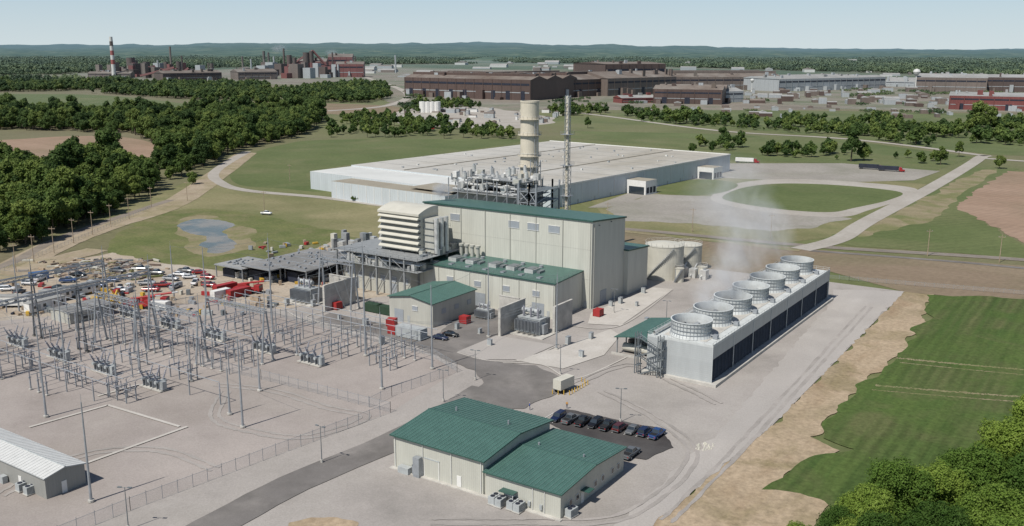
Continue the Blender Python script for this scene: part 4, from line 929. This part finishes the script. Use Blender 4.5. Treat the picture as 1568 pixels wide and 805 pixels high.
for ph in (3,8.5,14):
    wire((g1.x-17+ph,g1.y,13),(g1.x-17+ph,g1.y+40,14),2); wire((g1.x-17+ph,g1.y,13),(g1.x-19+ph,g1.y-34,7),1)
    wire((g2.x,g2.y-24+ph,17),(g2.x-22,g2.y-24+ph,17),1.2); wire((g2.x,g2.y+ph,17),(g2.x-120,g2.y-40+ph,26),3); wire((g2.x,g2.y-24+ph,17),(g2.x+30,g2.y-24+ph,7),1)
    wire((g2.x-22,g2.y-24+ph,17),(g2.x-150,g2.y-80+ph,26),3)
    T=G(470,462); wire((g4.x-14+ph,g4.y-5,15),(T.x-4+ph*.4,T.y,8.5),1); wire((g4.x-14+ph,g4.y-5,15),(-182-3.5+ph*.5,190,7),2)
    T=G(815,510); wire((T.x-2.5+ph*.3,T.y,8.5),(-164-3.5+ph*.5,192,7),2.5)
for a,b in ((267,418),(418,560),(560,662),(662,748),(748,852),(215,560),(71,215),(316,497),(497,748),(215,372)):
    wire(masts[a],masts[b],1.2,.03)
wm.build('overhead_line')
for a,b in (((45,656),(165,622)),((130,712),(287,655)),((165,622),(275,655)),((150,608),(215,590))):
    strip('cable_trench_cover',[a,b],.8,mConc,z=ZG+.07,sub=1)
def fence(px,h=2.6,name='chain_link_fence'):
    P=[G(*p) for p in px]; mb=MB()
    for a,b in zip(P[:-1],P[1:]):
        L=(b-a).length; k=max(1,int(L/3))
        mb.add([(a.x,a.y,.3),(b.x,b.y,.3),(b.x,b.y,h),(a.x,a.y,h)],[(0,1,2,3)],mFence)
        for i in range(k+1): p=a.lerp(b,i/k); mb.tube((p.x,p.y,.2),(p.x,p.y,h+.3),.05,mSteel,4)
        mb.tube((a.x,a.y,h),(b.x,b.y,h),.035,mSteel,4)
    mb.build(name)
fence([(60,840),(200,783),(598,633),(400,582),(300,560)]); fence([(566,625),(600,608),(700,571),(660,546),(430,487),(330,463)]); 
fence([(1240,425),(1300,430),(1568,452),(1900,480)],1.6); fence([(-60,512),(0,500),(160,480),(330,463)])
fence([(230,320),(150,355),(0,418)],1.5)
def lamp():
    mb=MB(); mb.cyl(0,0,0,.7,.3,mConcW,8); mb.cyl(0,0,.7,8.5,.11,mSteelD,8,.07); mb.tube((0,0,8.4),(.9,0,8.5),.05,mSteelD); mb.box(.6,1.4,-.18,.18,8.42,8.58,mSteelD); mb.tube((0,0,8.4),(-.9,0,8.5),.05,mSteelD); mb.box(-1.4,-.6,-.18,.18,8.42,8.58,mSteelD); return mb.mesh('street_lamp')
mL=lamp()
for p in ((950,647),(493,710),(728,583),(197,812),(858,574),(679,616),(940,480),(1020,500),(395,545),(1185,460)): put(mL,'street_lamp',G(*p)+UP,random.uniform(0,.5),.9)
mb=MB(); mb.cyl(0,0,0,11,.17,mWood,7,.11); mb.box(-1.3,1.3,-.07,.07,10,10.2,mWood)
for x in (-1.1,0,1.1): mb.cyl(x,0,10.2,10.5,.07,mInsul,6)
mUP=mb.mesh('utility_pole')
for p in ((25,417),(52,402),(83,388),(113,373),(142,360),(170,348),(198,336),(287,308),(232,318),(405,325),(444,278),(930,345),(1060,355),(1180,365),(1530,402),(1420,392)): put(mUP,'utility_pole',G(*p),random.uniform(.3,.7))
def person(name,loc,rz,shirt,pants):
    J=[(0,0,.95),(0,0,1.2),(0,0,1.42),(0,0,1.5),(0,0,1.62),(0,0,1.75),(0,.1,.9),(.03,.12,.5),(0,.13,.08),(.14,.14,.03),(0,-.1,.9),(.12,-.11,.5),(.02,-.12,.08),(.16,-.13,.03),(0,.2,1.4),(.02,.25,1.12),(.12,.24,.88),(0,-.2,1.4),(-.02,-.25,1.12),(.05,-.25,.86)]
    E=[(0,1),(1,2),(2,3),(3,4),(4,5),(0,6),(6,7),(7,8),(8,9),(0,10),(10,11),(11,12),(12,13),(2,14),(14,15),(15,16),(2,17),(17,18),(18,19)]
    Rr=[.14,.13,.14,.06,.1,.07,.09,.065,.045,.04,.09,.065,.045,.04,.065,.045,.035,.065,.045,.035]
    me=bpy.data.meshes.new(name); me.from_pydata(J,E,[]); o=put(me,name,loc,rz)
    o.modifiers.new('skin','SKIN')
    for v,r in zip(me.skin_vertices[0].data,Rr): v.radius=(r,r)
    me.skin_vertices[0].data[0].use_root=True
    s=o.modifiers.new('sub','SUBSURF'); s.levels=s.render_levels=1
    m,n,b=newmat(name+'_cloth'); tc=n.nodes.new('ShaderNodeTexCoord'); sp=n.nodes.new('ShaderNodeSeparateXYZ'); n.links.new(tc.outputs['Object'],sp.inputs[0])
    r=n.nodes.new('ShaderNodeValToRGB'); r.color_ramp.interpolation='CONSTANT'; e=r.color_ramp.elements; e[0].color=(*pants,1); e[1].position=.5; e[1].color=(*shirt,1)
    for pos,c in ((.76,(.45,.28,.2)),(.85,(.6,.6,.6))): q=e.new(pos); q.color=(*c,1)
    n.links.new(mathn(n,'DIVIDE',sp.outputs[2],2.),r.inputs[0]); n.links.new(r.outputs[0],b.inputs['Base Color']); me.materials.append(m)
try:
    person('worker',G(811,629)+UP,.5,(.04,.1,.4),(.03,.04,.09)); person('worker',G(868,627)+UP,2.,(.5,.25,.05),(.03,.04,.09))
except Exception as ex: print('PERSON',ex)

# ---------------- far industry -------------
def shed(name,a,b,depth,yt,wall,roof,rise=.12,monitor=False,bands=True,doors=0,nparts=1):
    A=G(*a);B=G(*b); E=(B-A); Lh=E.length; E.normalize(); N=Vector((-E.y,E.x,0)); h=Z_at(A.x,A.y,yt)
    mb=MB(); mb.fbox(A,E,N,0,Lh,0,depth,0,h,wall,roof)
    wd=depth/nparts
    for i in range(nparts):
        c=[A+E*u+N*v for u,v in ((-1,i*wd),(Lh+1,i*wd),(Lh+1,(i+.5)*wd),(-1,(i+.5)*wd),(Lh+1,(i+1)*wd),(-1,(i+1)*wd))]
        zz=[h,h,h+rise*wd,h+rise*wd,h,h]; vs=[(p.x,p.y,z+.05) for p,z in zip(c,zz)]
        mb.add(vs,[(0,1,2,3),(3,2,4,5)],roof); mb.add(vs,[(1,4,2),(0,3,5)],wall)
        if monitor: mb.fbox(A,E,N,3,Lh-3,(i+.4)*wd,(i+.6)*wd,h+rise*wd*.6,h+rise*wd+3,wall,roof)
    if bands:
        mb.fbox(A,E,N,2,Lh-2,-.3,-.05,h*.72,h*.82,mDark); mb.fbox(A,E,N,2,Lh-2,-.3,-.05,h*.35,h*.39,mGreyFar)
        k=int(Lh/18)
        for i in range(k): mb.fbox(A,E,N,i*Lh/k,i*Lh/k+.8,-.6,-.31,0,h,wall)
    for i in range(int(Lh/14)):
        u=rr.uniform(0,Lh-8); v=rr.uniform(0,depth*.8); mb.fbox(A,E,N,u,u+rr.uniform(2,8),v,v+rr.uniform(2,6),h,h+rise*wd+rr.uniform(1,4),rr.choice((roof,wall,mGreyFar)))
    for i in range(int(Lh/25)):
        u=rr.uniform(0,Lh-15); mb.fbox(A,E,N,u,u+rr.uniform(4,14),-rr.uniform(3,12),-.4,0,rr.uniform(4,h*.5),rr.choice((wall,mGreyFar,mRust2)))
    for i in range(doors): 
        u=Lh*(i+.5)/doors; mb.fbox(A,E,N,u-4,u+4,-.4,-.05,0,h*.45,mDark)
    return mb.build(name)
shed('steel_mill_hall',(620,147),(812,154),150,118,mRust,mRustRoof,monitor=True,doors=9,nparts=3)
shed('steel_mill_hall',(815,152),(930,146),160,124,mRust,mRustRoof,monitor=True,doors=4,nparts=2)
shed('steel_mill_tower_hall',(926,140),(1018,138),120,98,mRust,mRustRoof,.03,doors=2)
shed('steel_mill_hall',(930,147),(1035,142),90,120,mRust2,mRustRoof,doors=3)
shed('steel_mill_hall',(1030,138),(1195,137),140,118,mRust2,mRustRoof,monitor=True,nparts=2)
shed('steel_mill_hall',(1000,158),(1105,160),90,136,mRust,mRustRoof,doors=3,nparts=2)
shed('rolling_mill_hall',(1192,140),(1355,135),150,121,mGreyFar,mGreyRoof,.08,nparts=3)
shed('red_warehouse',(1452,167),(1640,172),80,146,mRedClad,mGreyRoof,.05,doors=5)
shed('mill_hall',(1400,140),(1510,142),120,118,mRust2,mGreyRoof,.1,nparts=2); shed('mill_hall',(1500,140),(1640,142),100,118,mRust,mGreyRoof,.05)
shed('mill_hall',(1105,157),(1138,156),50,140,mGreyFar,mGreyRoof); shed('mill_hall',(952,158),(1005,157),30,150,mRedClad,mGreyRoof)
shed('mill_hall',(1355,132),(1400,133),70,124,mGreyFar,mGreyRoof)
shed('blast_furnace_hall',(455,113),(500,113),80,94,mRedClad,mRustRoof,doors=2); shed('blast_furnace_hall',(503,111),(540,111),90,87,mRedClad,mRustRoof); shed('blast_furnace_hall',(515,118),(557,118),60,98,mRedClad,mRustRoof)
shed('coke_plant_hall',(250,124),(340,122),50,112,mRust,mRustRoof); shed('coke_plant_hall',(135,119),(200,119),40,112,mRust2,mRustRoof); shed('coke_plant_hall',(365,122),(425,121),60,110,mRust2,mRustRoof)
def fcyl(name,px,yb,yt,wpx,mats,n=14,taper=1):
    p=G(px,yb); h=Z_at(p.x,p.y,yt); r=wpx/2*cam(p.x,p.y,h/2)[2]/FPX; mb=MB(); k=len(mats)
    for i,m_ in enumerate(mats): mb.cyl(p.x,p.y,h*i/k,h*(i+1)/k-.01,r*(1+(taper-1)*i/k),m_,n,r*(1+(taper-1)*(i+1)/k),cap=(i==k-1))
    return mb.build(name),p,h,r
mRedH=flat('chimney_red',(.30,.06,.05),.6,hz_=True)
mWhH=flat('chimney_white',(.62,.61,.58),.6,hz_=True)
fcyl('striped_chimney',175,119,56,6.5,[mWhH,mWhH,mWhH,mRedH,mWhH,mRedH,mWhH,mRust,mWhH],taper=.75)
for px,yb,yt,w_,m_ in ((263,112,71,3,mRust2),(436,112,74,3,mRust),(280,115,85,2.5,mRust),(1096,130,112,2,mRust),(606,112,84,2.5,mGreyFar),(243,116,92,2.5,mGreyFar),(385,108,90,2.5,mGreyFar),(420,106,86,2.5,mGreyFar),(510,112,80,2.5,mRust),(320,116,96,2,mRust2),(545,110,86,2,mRust)): fcyl('chimney',px,yb,yt,w_,[m_])
for px,yb,yt,w_ in ((202,113,88,13),(208,112,92,8),(405,103,78,4),(412,104,80,3),(372,105,86,3),(444,112,84,8),(470,113,80,10),(478,113,78,7),(452,113,88,6),(256,116,97,8),(275,117,94,8),(325,112,97,6)): fcyl('blast_furnace_stove',px,yb,yt,w_,[mRust2 if px<430 else mRedClad,mRust])
mb=MB()
def ln(a,b,r,m): mb.tube(a,b,r,m,4)
def PZ(px,yb,yt): p=G(px,yb); return Vector((p.x,p.y,Z_at(p.x,p.y,yt)))
for a,b in (((215,120,116),(268,120,103)),((225,118,102),(262,118,108)),((262,120,124),(290,120,104)),((455,113,110),(480,113,77)),((480,113,77),(500,113,100)),((236,118,100),(248,118,118)),((440,113,104),(470,113,84))):
    ln(PZ(*a),PZ(*b),3.5,mRedClad)
    p=PZ(*b); ln(Vector((p.x,p.y,0)),p,1.5,mRust)
for i in range(90):
    px=random.uniform(150,310) if i%2 else random.uniform(400,540); p=G(px,random.uniform(112,120)); s=random.uniform(4,18); t=s*random.uniform(.4,1); mb.box(p.x-s,p.x+s,p.y-t,p.y+t,0,random.uniform(8,42),random.choice((mRust,mRedClad,mRust2,mGreyFar)))
mb.build('blast_furnace_plant')
def wtower(px,yb,yt):
    p=G(px,yb); h=Z_at(p.x,p.y,yt); r=h*.16; mb=MB(); mb.lathe(p.x,p.y,[(r*.5,0),(r*.22,h*.1),(r*.2,h*.66),(r*.75,h*.78),(r,h*.87),(r*.75,h*.96),(.1,h)],mWhH,16); mb.build('water_tower')
wtower(1401,140,105); wtower(1151,140,120)
mb=MB()
def small(n,x0,x1,y0,y1,smin,smax,mats):
    for i in range(n):
        p=G(random.uniform(x0,x1),random.uniform(y0,y1)); a=random.uniform(smin,smax); b=a*random.uniform(.3,.8); h=random.uniform(3,9)*(1 if a<25 else 1.4)*(.6 if smax<11 else 1); an=random.choice((0,PI/2))+.4
        E=Vector((math.cos(an),math.sin(an),0)); N=Vector((-E.y,E.x,0)); mt=random.choice(mats)
        mb.fbox(p,E,N,-a,a,-b,b,0,h,mt,random.choice((mGreyRoof,mWhRoof,mRustRoof)))
        c=[p+E*u+N*v for u,v in ((-a,-b),(a,-b),(a,0),(-a,0),(a,b),(-a,b))]; z=[h,h,h+b*.3,h+b*.3,h,h]; vs=[(q.x,q.y,w_+.1) for q,w_ in zip(c,z)]
        mb.add(vs,[(0,1,2,3),(3,2,4,5),(1,4,2),(0,3,5)],random.choice((mGreyRoof,mGreyRoof,mRustRoof)))
small(80,560,1400,92,118,10,40,[mWhH,mGreyFar,mRust2,mGreyFar]); small(46,600,860,168,190,2,7,[mWhite,mGreyFar,mGreyBx,mTank,mRust2]); small(60,1000,1560,158,182,2.5,8,[mGreyFar,mGreyFar,mRust2,mRust]); small(35,350,620,96,112,10,28,[mWhH,mGreyFar,mRust2])
small(60,1140,1460,138,160,4,12,[mGreyFar,mRust2,mRust,mGreyFar])
mb.build('industrial_outbuildings')
mb=MB()
for px in (648,655,662,669): 
    p=G(px,172); mb.cyl(p.x,p.y,0,14,5,mWhite,12)
mb.build('silo_group')

# ---------------- hills -------------
def hills():
    na,nr=420,30; vs=[];fs=[]
    for j in range(nr):
        r=7000*(22000/7000)**(j/(nr-1))
        for i in range(na):
            a=math.radians(-75+150*i/(na-1)); ang=PSI+PI/2-a
            x=r*math.cos(ang); y=r*math.sin(ang); f=j/(nr-1); ad=math.degrees(a)
            prof=min(1,f*1.6)**1.2
            base=112+ 48*math.exp(-((ad+5)/14)**2) - 30*max(0,(ad-6)/20) 
            h=prof*(base+55*mn.noise(Vector((x/2600,y/2600,1)))+26*mn.noise(Vector((x/700,y/700,5))))+20*mn.noise(Vector((x/170,y/170,9)))*(f>0.02)
            vs.append((x,y,max(h,-20) if j else -20))
    for j in range(nr-1):
        for i in range(na-1): fs.append((j*na+i,j*na+i+1,(j+1)*na+i+1,(j+1)*na+i))
    m,n,b=newmat('hazy_hill_forest'); v=wpos(n,1,1,1)
    c=ramp(n,[(.035,.062,.05),(.075,.115,.085),(.17,.19,.13)],.35,.68); n.links.new(nz(n,v,.004,9,.8),c.inputs[0])
    out=haze_tint(n,c.outputs[0],5500,16000,.85,(.115,.18,.215)); n.links.new(out,b.inputs['Base Color']); b.inputs['Roughness'].default_value=1; b.inputs['Specular IOR Level'].default_value=0  # bluish air haze is mixed into the hill forest colour
    me=bpy.data.meshes.new('hills'); me.from_pydata(vs,[],fs); me.materials.append(m); me.polygons.foreach_set('use_smooth',[True]*len(fs)); put(me,'hills')
hills()
# ---------------- trees -------------
def treemesh(name,h,cr,nleaf,leaf,seed,leafm,nlobe=9,trunk=True):
    r=np.random.default_rng(seed); cz=h*.58; ch=h*.42
    lob=[(0,0,cz,cr*.6)]
    for i in range(nlobe):
        t=2*PI*i/nlobe*2.4+r.uniform(-.4,.4); zz=r.uniform(-.85,.85); rad=cr*.68*math.sqrt(max(.1,1-zz*zz*.8))*r.uniform(.8,1.15); lob.append((rad*math.cos(t),rad*math.sin(t),cz+ch*.75*zz,cr*r.uniform(.24,.46)))
    lob.append((r.uniform(-.5,.5),r.uniform(-.5,.5),h-cr*.35,cr*.36))
    w_=np.array([l[3]**2 for l in lob]); w_/=w_.sum(); cnt=(w_*nleaf).astype(int)
    C=[]
    for l,k in zip(lob,cnt):
        d=r.normal(size=(k,3)); d/=np.linalg.norm(d,axis=1)[:,None]; rr_=l[3]*np.clip(1-np.abs(r.normal(0,.16,size=(k,1)))+r.normal(0,.07,size=(k,1)),.2,1.3)
        lum=np.array([1+.4*mn.noise(Vector((d_[0]*2.6+seed,d_[1]*2.6+l[0],d_[2]*2.6))) for d_ in d])[:,None]
        C.append(np.c_[d*rr_*lum+np.array(l[:3]),d])
    C=np.vstack(C); P=C[:,:3]; D=C[:,3:]; k=len(P)
    nrm=D+r.normal(0,.55,size=(k,3))+np.array([0,0,.35]); nrm/=np.linalg.norm(nrm,axis=1)[:,None]
    a=np.cross(nrm,r.normal(size=(k,3))); a/=np.linalg.norm(a,axis=1)[:,None]; b=np.cross(nrm,a)
    s=(leaf*r.uniform(.55,1.3,size=(k,1)))
    V=np.stack([P-a*s,P+b*s*.7-nrm*s*.2,P+a*s,P-b*s*.7-nrm*s*.2],1).reshape(-1,3)
    V[:,2]=np.maximum(V[:,2],.3)
    mb=MB()
    if trunk:
        mb.tube((0,0,-.3),(0.1,.1,h*.45),h*.022,mBark,7,h*.014); mb.tube((.1,.1,h*.45),(0,0,h*.8),h*.014,mBark,5,h*.004)
        for l in lob[1:7]: mb.tube((.1,.1,h*.35),(l[0]*.8,l[1]*.8,l[2]),h*.01,mBark,4,h*.003)
    nv=len(mb.v); vs=mb.v+[tuple(v) for v in V]; fs=mb.f+[(nv+4*i,nv+4*i+1,nv+4*i+2,nv+4*i+3) for i in range(k)]
    me=bpy.data.meshes.new(name); me.from_pydata(vs,[],fs)
    me.materials.append(mBark); me.materials.append(leafm); me.polygons.foreach_set('material_index',[0]*len(mb.f)+[1]*k); me.update(); return me
near=[treemesh('deciduous_tree',14,5.4,26000,.19,s,mLeafN,22) for s in (1,2,3)]
mid=[treemesh('deciduous_tree',h_,c_,2400,.55,s,mLeaf,12) for s,h_,c_ in ((11,15,4.9),(12,17,4.2),(13,13,5.6),(14,15,5.2),(15,18,5.0),(16,11,4.6))]
low=[treemesh('deciduous_tree',13,5,420,1.2,s,mLeaf,8) for s in (21,22,23)]
def patch(name,seed,n=34,R=42):
    r=np.random.default_rng(seed); V=[];F=[]
    for t in range(n):
        x,y=r.uniform(-R,R,2); h=r.uniform(8,19); c=r.uniform(4,7.5); k=46
        d=r.normal(size=(k,3)); d[:,2]=np.abs(d[:,2])*1.1-.25; d/=np.linalg.norm(d,axis=1)[:,None]
        P=d*np.array([c,c,h*.5])*r.uniform(.75,1.1,size=(k,1))+np.array([x,y,h*.52])
        nrm=d+r.normal(0,.35,size=(k,3)); nrm/=np.linalg.norm(nrm,axis=1)[:,None]; a=np.cross(nrm,r.normal(size=(k,3))); a/=np.linalg.norm(a,axis=1)[:,None]; b=np.cross(nrm,a); s=r.uniform(1.1,2.4,size=(k,1))
        q=np.stack([P-a*s,P+b*s,P+a*s,P-b*s],1).reshape(-1,3); o=len(V); V+=[tuple(v) for v in q]; F+=[(o+4*i,o+4*i+1,o+4*i+2,o+4*i+3) for i in range(k)]
    me=bpy.data.meshes.new(name); me.from_pydata(V,[],F); me.materials.append(mLeafF); return me
patches=[patch('tree_canopy',s) for s in (31,32,33,34)]
def inpoly(x,y,P):
    c=False;j=len(P)-1
    for i in range(len(P)):
        a,b=P[i],P[j]
        if (a.y>y)!=(b.y>y) and x<(b.x-a.x)*(y-a.y)/(b.y-a.y)+a.x: c=not c
        j=i
    return c
def scatter(name,pts,protos):
    root=empty(name)
    groups=[[] for _ in protos]
    for p in pts: groups[random.randrange(len(protos))].append(p)
    for gi,(g,me) in enumerate(zip(groups,protos)):
        if not g: continue
        vs=[];fs=[]
        for x,y,s in g:
            t=random.uniform(0,2*PI); o=len(vs); h=s*.70711
            for q in range(4): vs.append((x+h*math.cos(t+q*PI/2),y+h*math.sin(t+q*PI/2),0.))
            fs.append((o,o+1,o+2,o+3))
        m=bpy.data.meshes.new('scatter_points'); m.from_pydata(vs,[],fs); o=put(m,'tree_positions',parent=root)
        o.instance_type='FACES'; o.use_instance_faces_scale=True; o.show_instancer_for_render=False; o.show_instancer_for_viewport=False
        put(me,'tree',parent=o)
def fill(polys,sp,smin,smax,thr=None,ns=120,excl=()):
    out=[]
    for poly in polys:
        P=[G(*p) for p in poly]; xs=[p.x for p in P]; ys=[p.y for p in P]; x=min(xs)
        while x<max(xs):
            y=min(ys)
            while y<max(ys):
                a=x+random.uniform(-.6,.6)*sp; b=y+random.uniform(-.6,.6)*sp
                if inpoly(a,b,P) and (thr is None or mn.noise(Vector((a/ns,b/ns,0)))>thr) and not any(inpoly(a,b,E) for E in excl):
                    q=.85+.6*mn.noise(Vector((a/45,b/45,7))); out.append((a,b,random.uniform(smin,smax)*q))
                y+=sp
            x+=sp
    return out
f1=[(-260,420),(-100,402),(0,388),(60,374),(150,336),(243,291),(236,270),(150,262),(100,262),(0,262),(-260,275)]
f2=[(-260,196),(60,200),(200,205),(245,226),(240,262),(250,282),(300,262),(372,228),(440,214),(478,200),(498,180),(470,172),(330,172),(250,178),(-260,172)]
pts=fill([f1],6.5,.55,1.5)+fill([f2],8.2,.55,1.5)
scatter('forest',pts,mid)
f3=[[(-400,124),(340,132),(590,132),(600,150),(560,158),(400,155),(270,152),(150,143),(-400,146)],[(590,182),(640,160),(725,160),(735,166),(660,170)],[(500,186),(560,178),(600,186),(800,206),(800,214),(640,210),(500,212)],[(930,180),(1000,172),(1150,190),(1300,200),(1480,226),(1480,234),(1300,210),(1000,188)],[(1030,222),(1180,224),(1440,246),(1480,252),(1300,247),(1150,238)],[(1200,182),(1568,200),(1800,215),(1800,230),(1568,224),(1400,214),(1200,200)],[(840,170),(930,168),(930,176),(850,178)],[(1480,186),(1600,186),(1600,200),(1480,196)]]
pts=fill(f3[:1],11,.8,1.5,-.15,200)+fill(f3[1:],10,.4,1.2,-.12,40)
scatter('tree_belt',pts,low)
ex=[[G(*p) for p in q] for q in ([(100,112),(430,101),(620,98),(860,98),(1568,118),(1700,122),(1700,180),(600,175),(300,128),(100,124)],)]
pts=fill([[(-500,116),(-500,84),(0,81),(784,80.5),(1568,82),(2100,86),(2100,124),(1568,124),(784,124),(0,128)]],66,.85,1.5,-.16,900,ex)
scatter('distant_forest',pts,patches)
pts=fill([[(560,128),(1568,140),(1568,176),(620,172)]],60,.2,.45,.12,160); scatter('tree_belt',pts,patches)
def tr(lst,protos,name='deciduous_tree'):
    for px,py,s in lst: put(random.choice(protos),name,G(px,py),random.uniform(0,6),s)
tr([(295,282,.7),(118,262,1.6),(95,262,1.2),(1303,247,1.6),(1175,238,.8),(1497,205,1.8),(1515,200,1.4),(1468,240,.7),(1530,258,.7),(1410,250,.8),(1440,252,.9),(1190,238,.7),(1090,236,.6),(1060,234,.6),(900,196,.8),(680,212,.8),(710,211,.9),(560,196,1),(1108,212,1)],mid)
for i in range(10): put(low[i%3],'shrub',G(540+i*5,308+i*.3),i,.22)
nt_=[(1330,742,12),(1385,700,14),(1440,705,13),(1497,680,14.5),(1552,640,15),(1600,600,15),(1290,778,9.5),(1225,800,7),(1352,790,12),(1440,770,13),(1530,745,14),(1600,690,15),(1255,812,8),(1400,830,12),(1490,820,13),(1570,800,14),(1640,650,15),(1640,760,15),(1310,800,9),(1210,815,6)]
for px,py,h in nt_:
    p=G(px,py,h); put(random.choice(near),'deciduous_tree',(p.x,p.y,0),random.uniform(0,6),h/14)
# ---------------- steam (white water droplets, mostly back-scattering) -------------
def steam(center,rad,dens,name='steam_plume',tilt=0.,ns=1.6):
    mb=MB(); n=18; prof=[(max(.001,math.sin(PI*i/10)),-math.cos(PI*i/10)) for i in range(11)]; mb.lathe(0,0,prof,mWhite,n)
    m=bpy.data.materials.new('steam'); m.use_nodes=True; nn=m.node_tree; nn.nodes.clear()
    out=nn.nodes.new('ShaderNodeOutputMaterial'); pv=nn.nodes.new('ShaderNodeVolumeScatter'); pv.inputs['Color'].default_value=(1,1,1,1); pv.inputs['Anisotropy'].default_value=-.62
    tc=nn.nodes.new('ShaderNodeTexCoord'); l=nn.nodes.new('ShaderNodeVectorMath'); l.operation='LENGTH'; nn.links.new(tc.outputs['Object'],l.inputs[0])
    t=nn.nodes.new('ShaderNodeTexNoise'); t.inputs['Scale'].default_value=ns; t.inputs['Detail'].default_value=4; t.inputs['Distortion'].default_value=.5; nn.links.new(tc.outputs['Object'],t.inputs['Vector'])
    fall=mathn(nn,'SUBTRACT',1.,l.outputs['Value']); d=mathn(nn,'SUBTRACT',mathn(nn,'MULTIPLY',t.outputs['Fac'],2.4),.85)
    d=mathn(nn,'MULTIPLY',mathn(nn,'MAXIMUM',d,0.),mathn(nn,'MAXIMUM',fall,0.)); nn.links.new(mathn(nn,'MULTIPLY',d,dens),pv.inputs['Density']); nn.links.new(pv.outputs[0],out.inputs['Volume'])
    me=bpy.data.meshes.new(name); me.from_pydata(mb.v,[],mb.f); me.materials.append(m); o=put(me,name,center); o.scale=rad; o.rotation_euler=(0,tilt,0); return o
cx=(CX0+CX1)/2
steam((cx-2,CY0+21,17),(5,6,6),.22,tilt=-.5); steam((cx-3,CY0+37,20),(6,9,9),.22,tilt=-.5); steam((cx-7,CY0+57,24),(8,12,12),.18,tilt=-.6); steam((cx-8,CY0+84,25),(8,12,13),.16,tilt=-.6); steam((cx-17,CY0+72,36),(14,26,14),.06,tilt=-.6)
steam((X_at(676,262,31),262,31.5),(4.5,3.2,3.4),1.3)
for px,yb,yt,s in ((428,105,74,26),(508,108,80,20),(1085,128,131,16)):
    p=PZ(px,yb,yt); steam(tuple(p),(s*2,s,s*.8),.045)
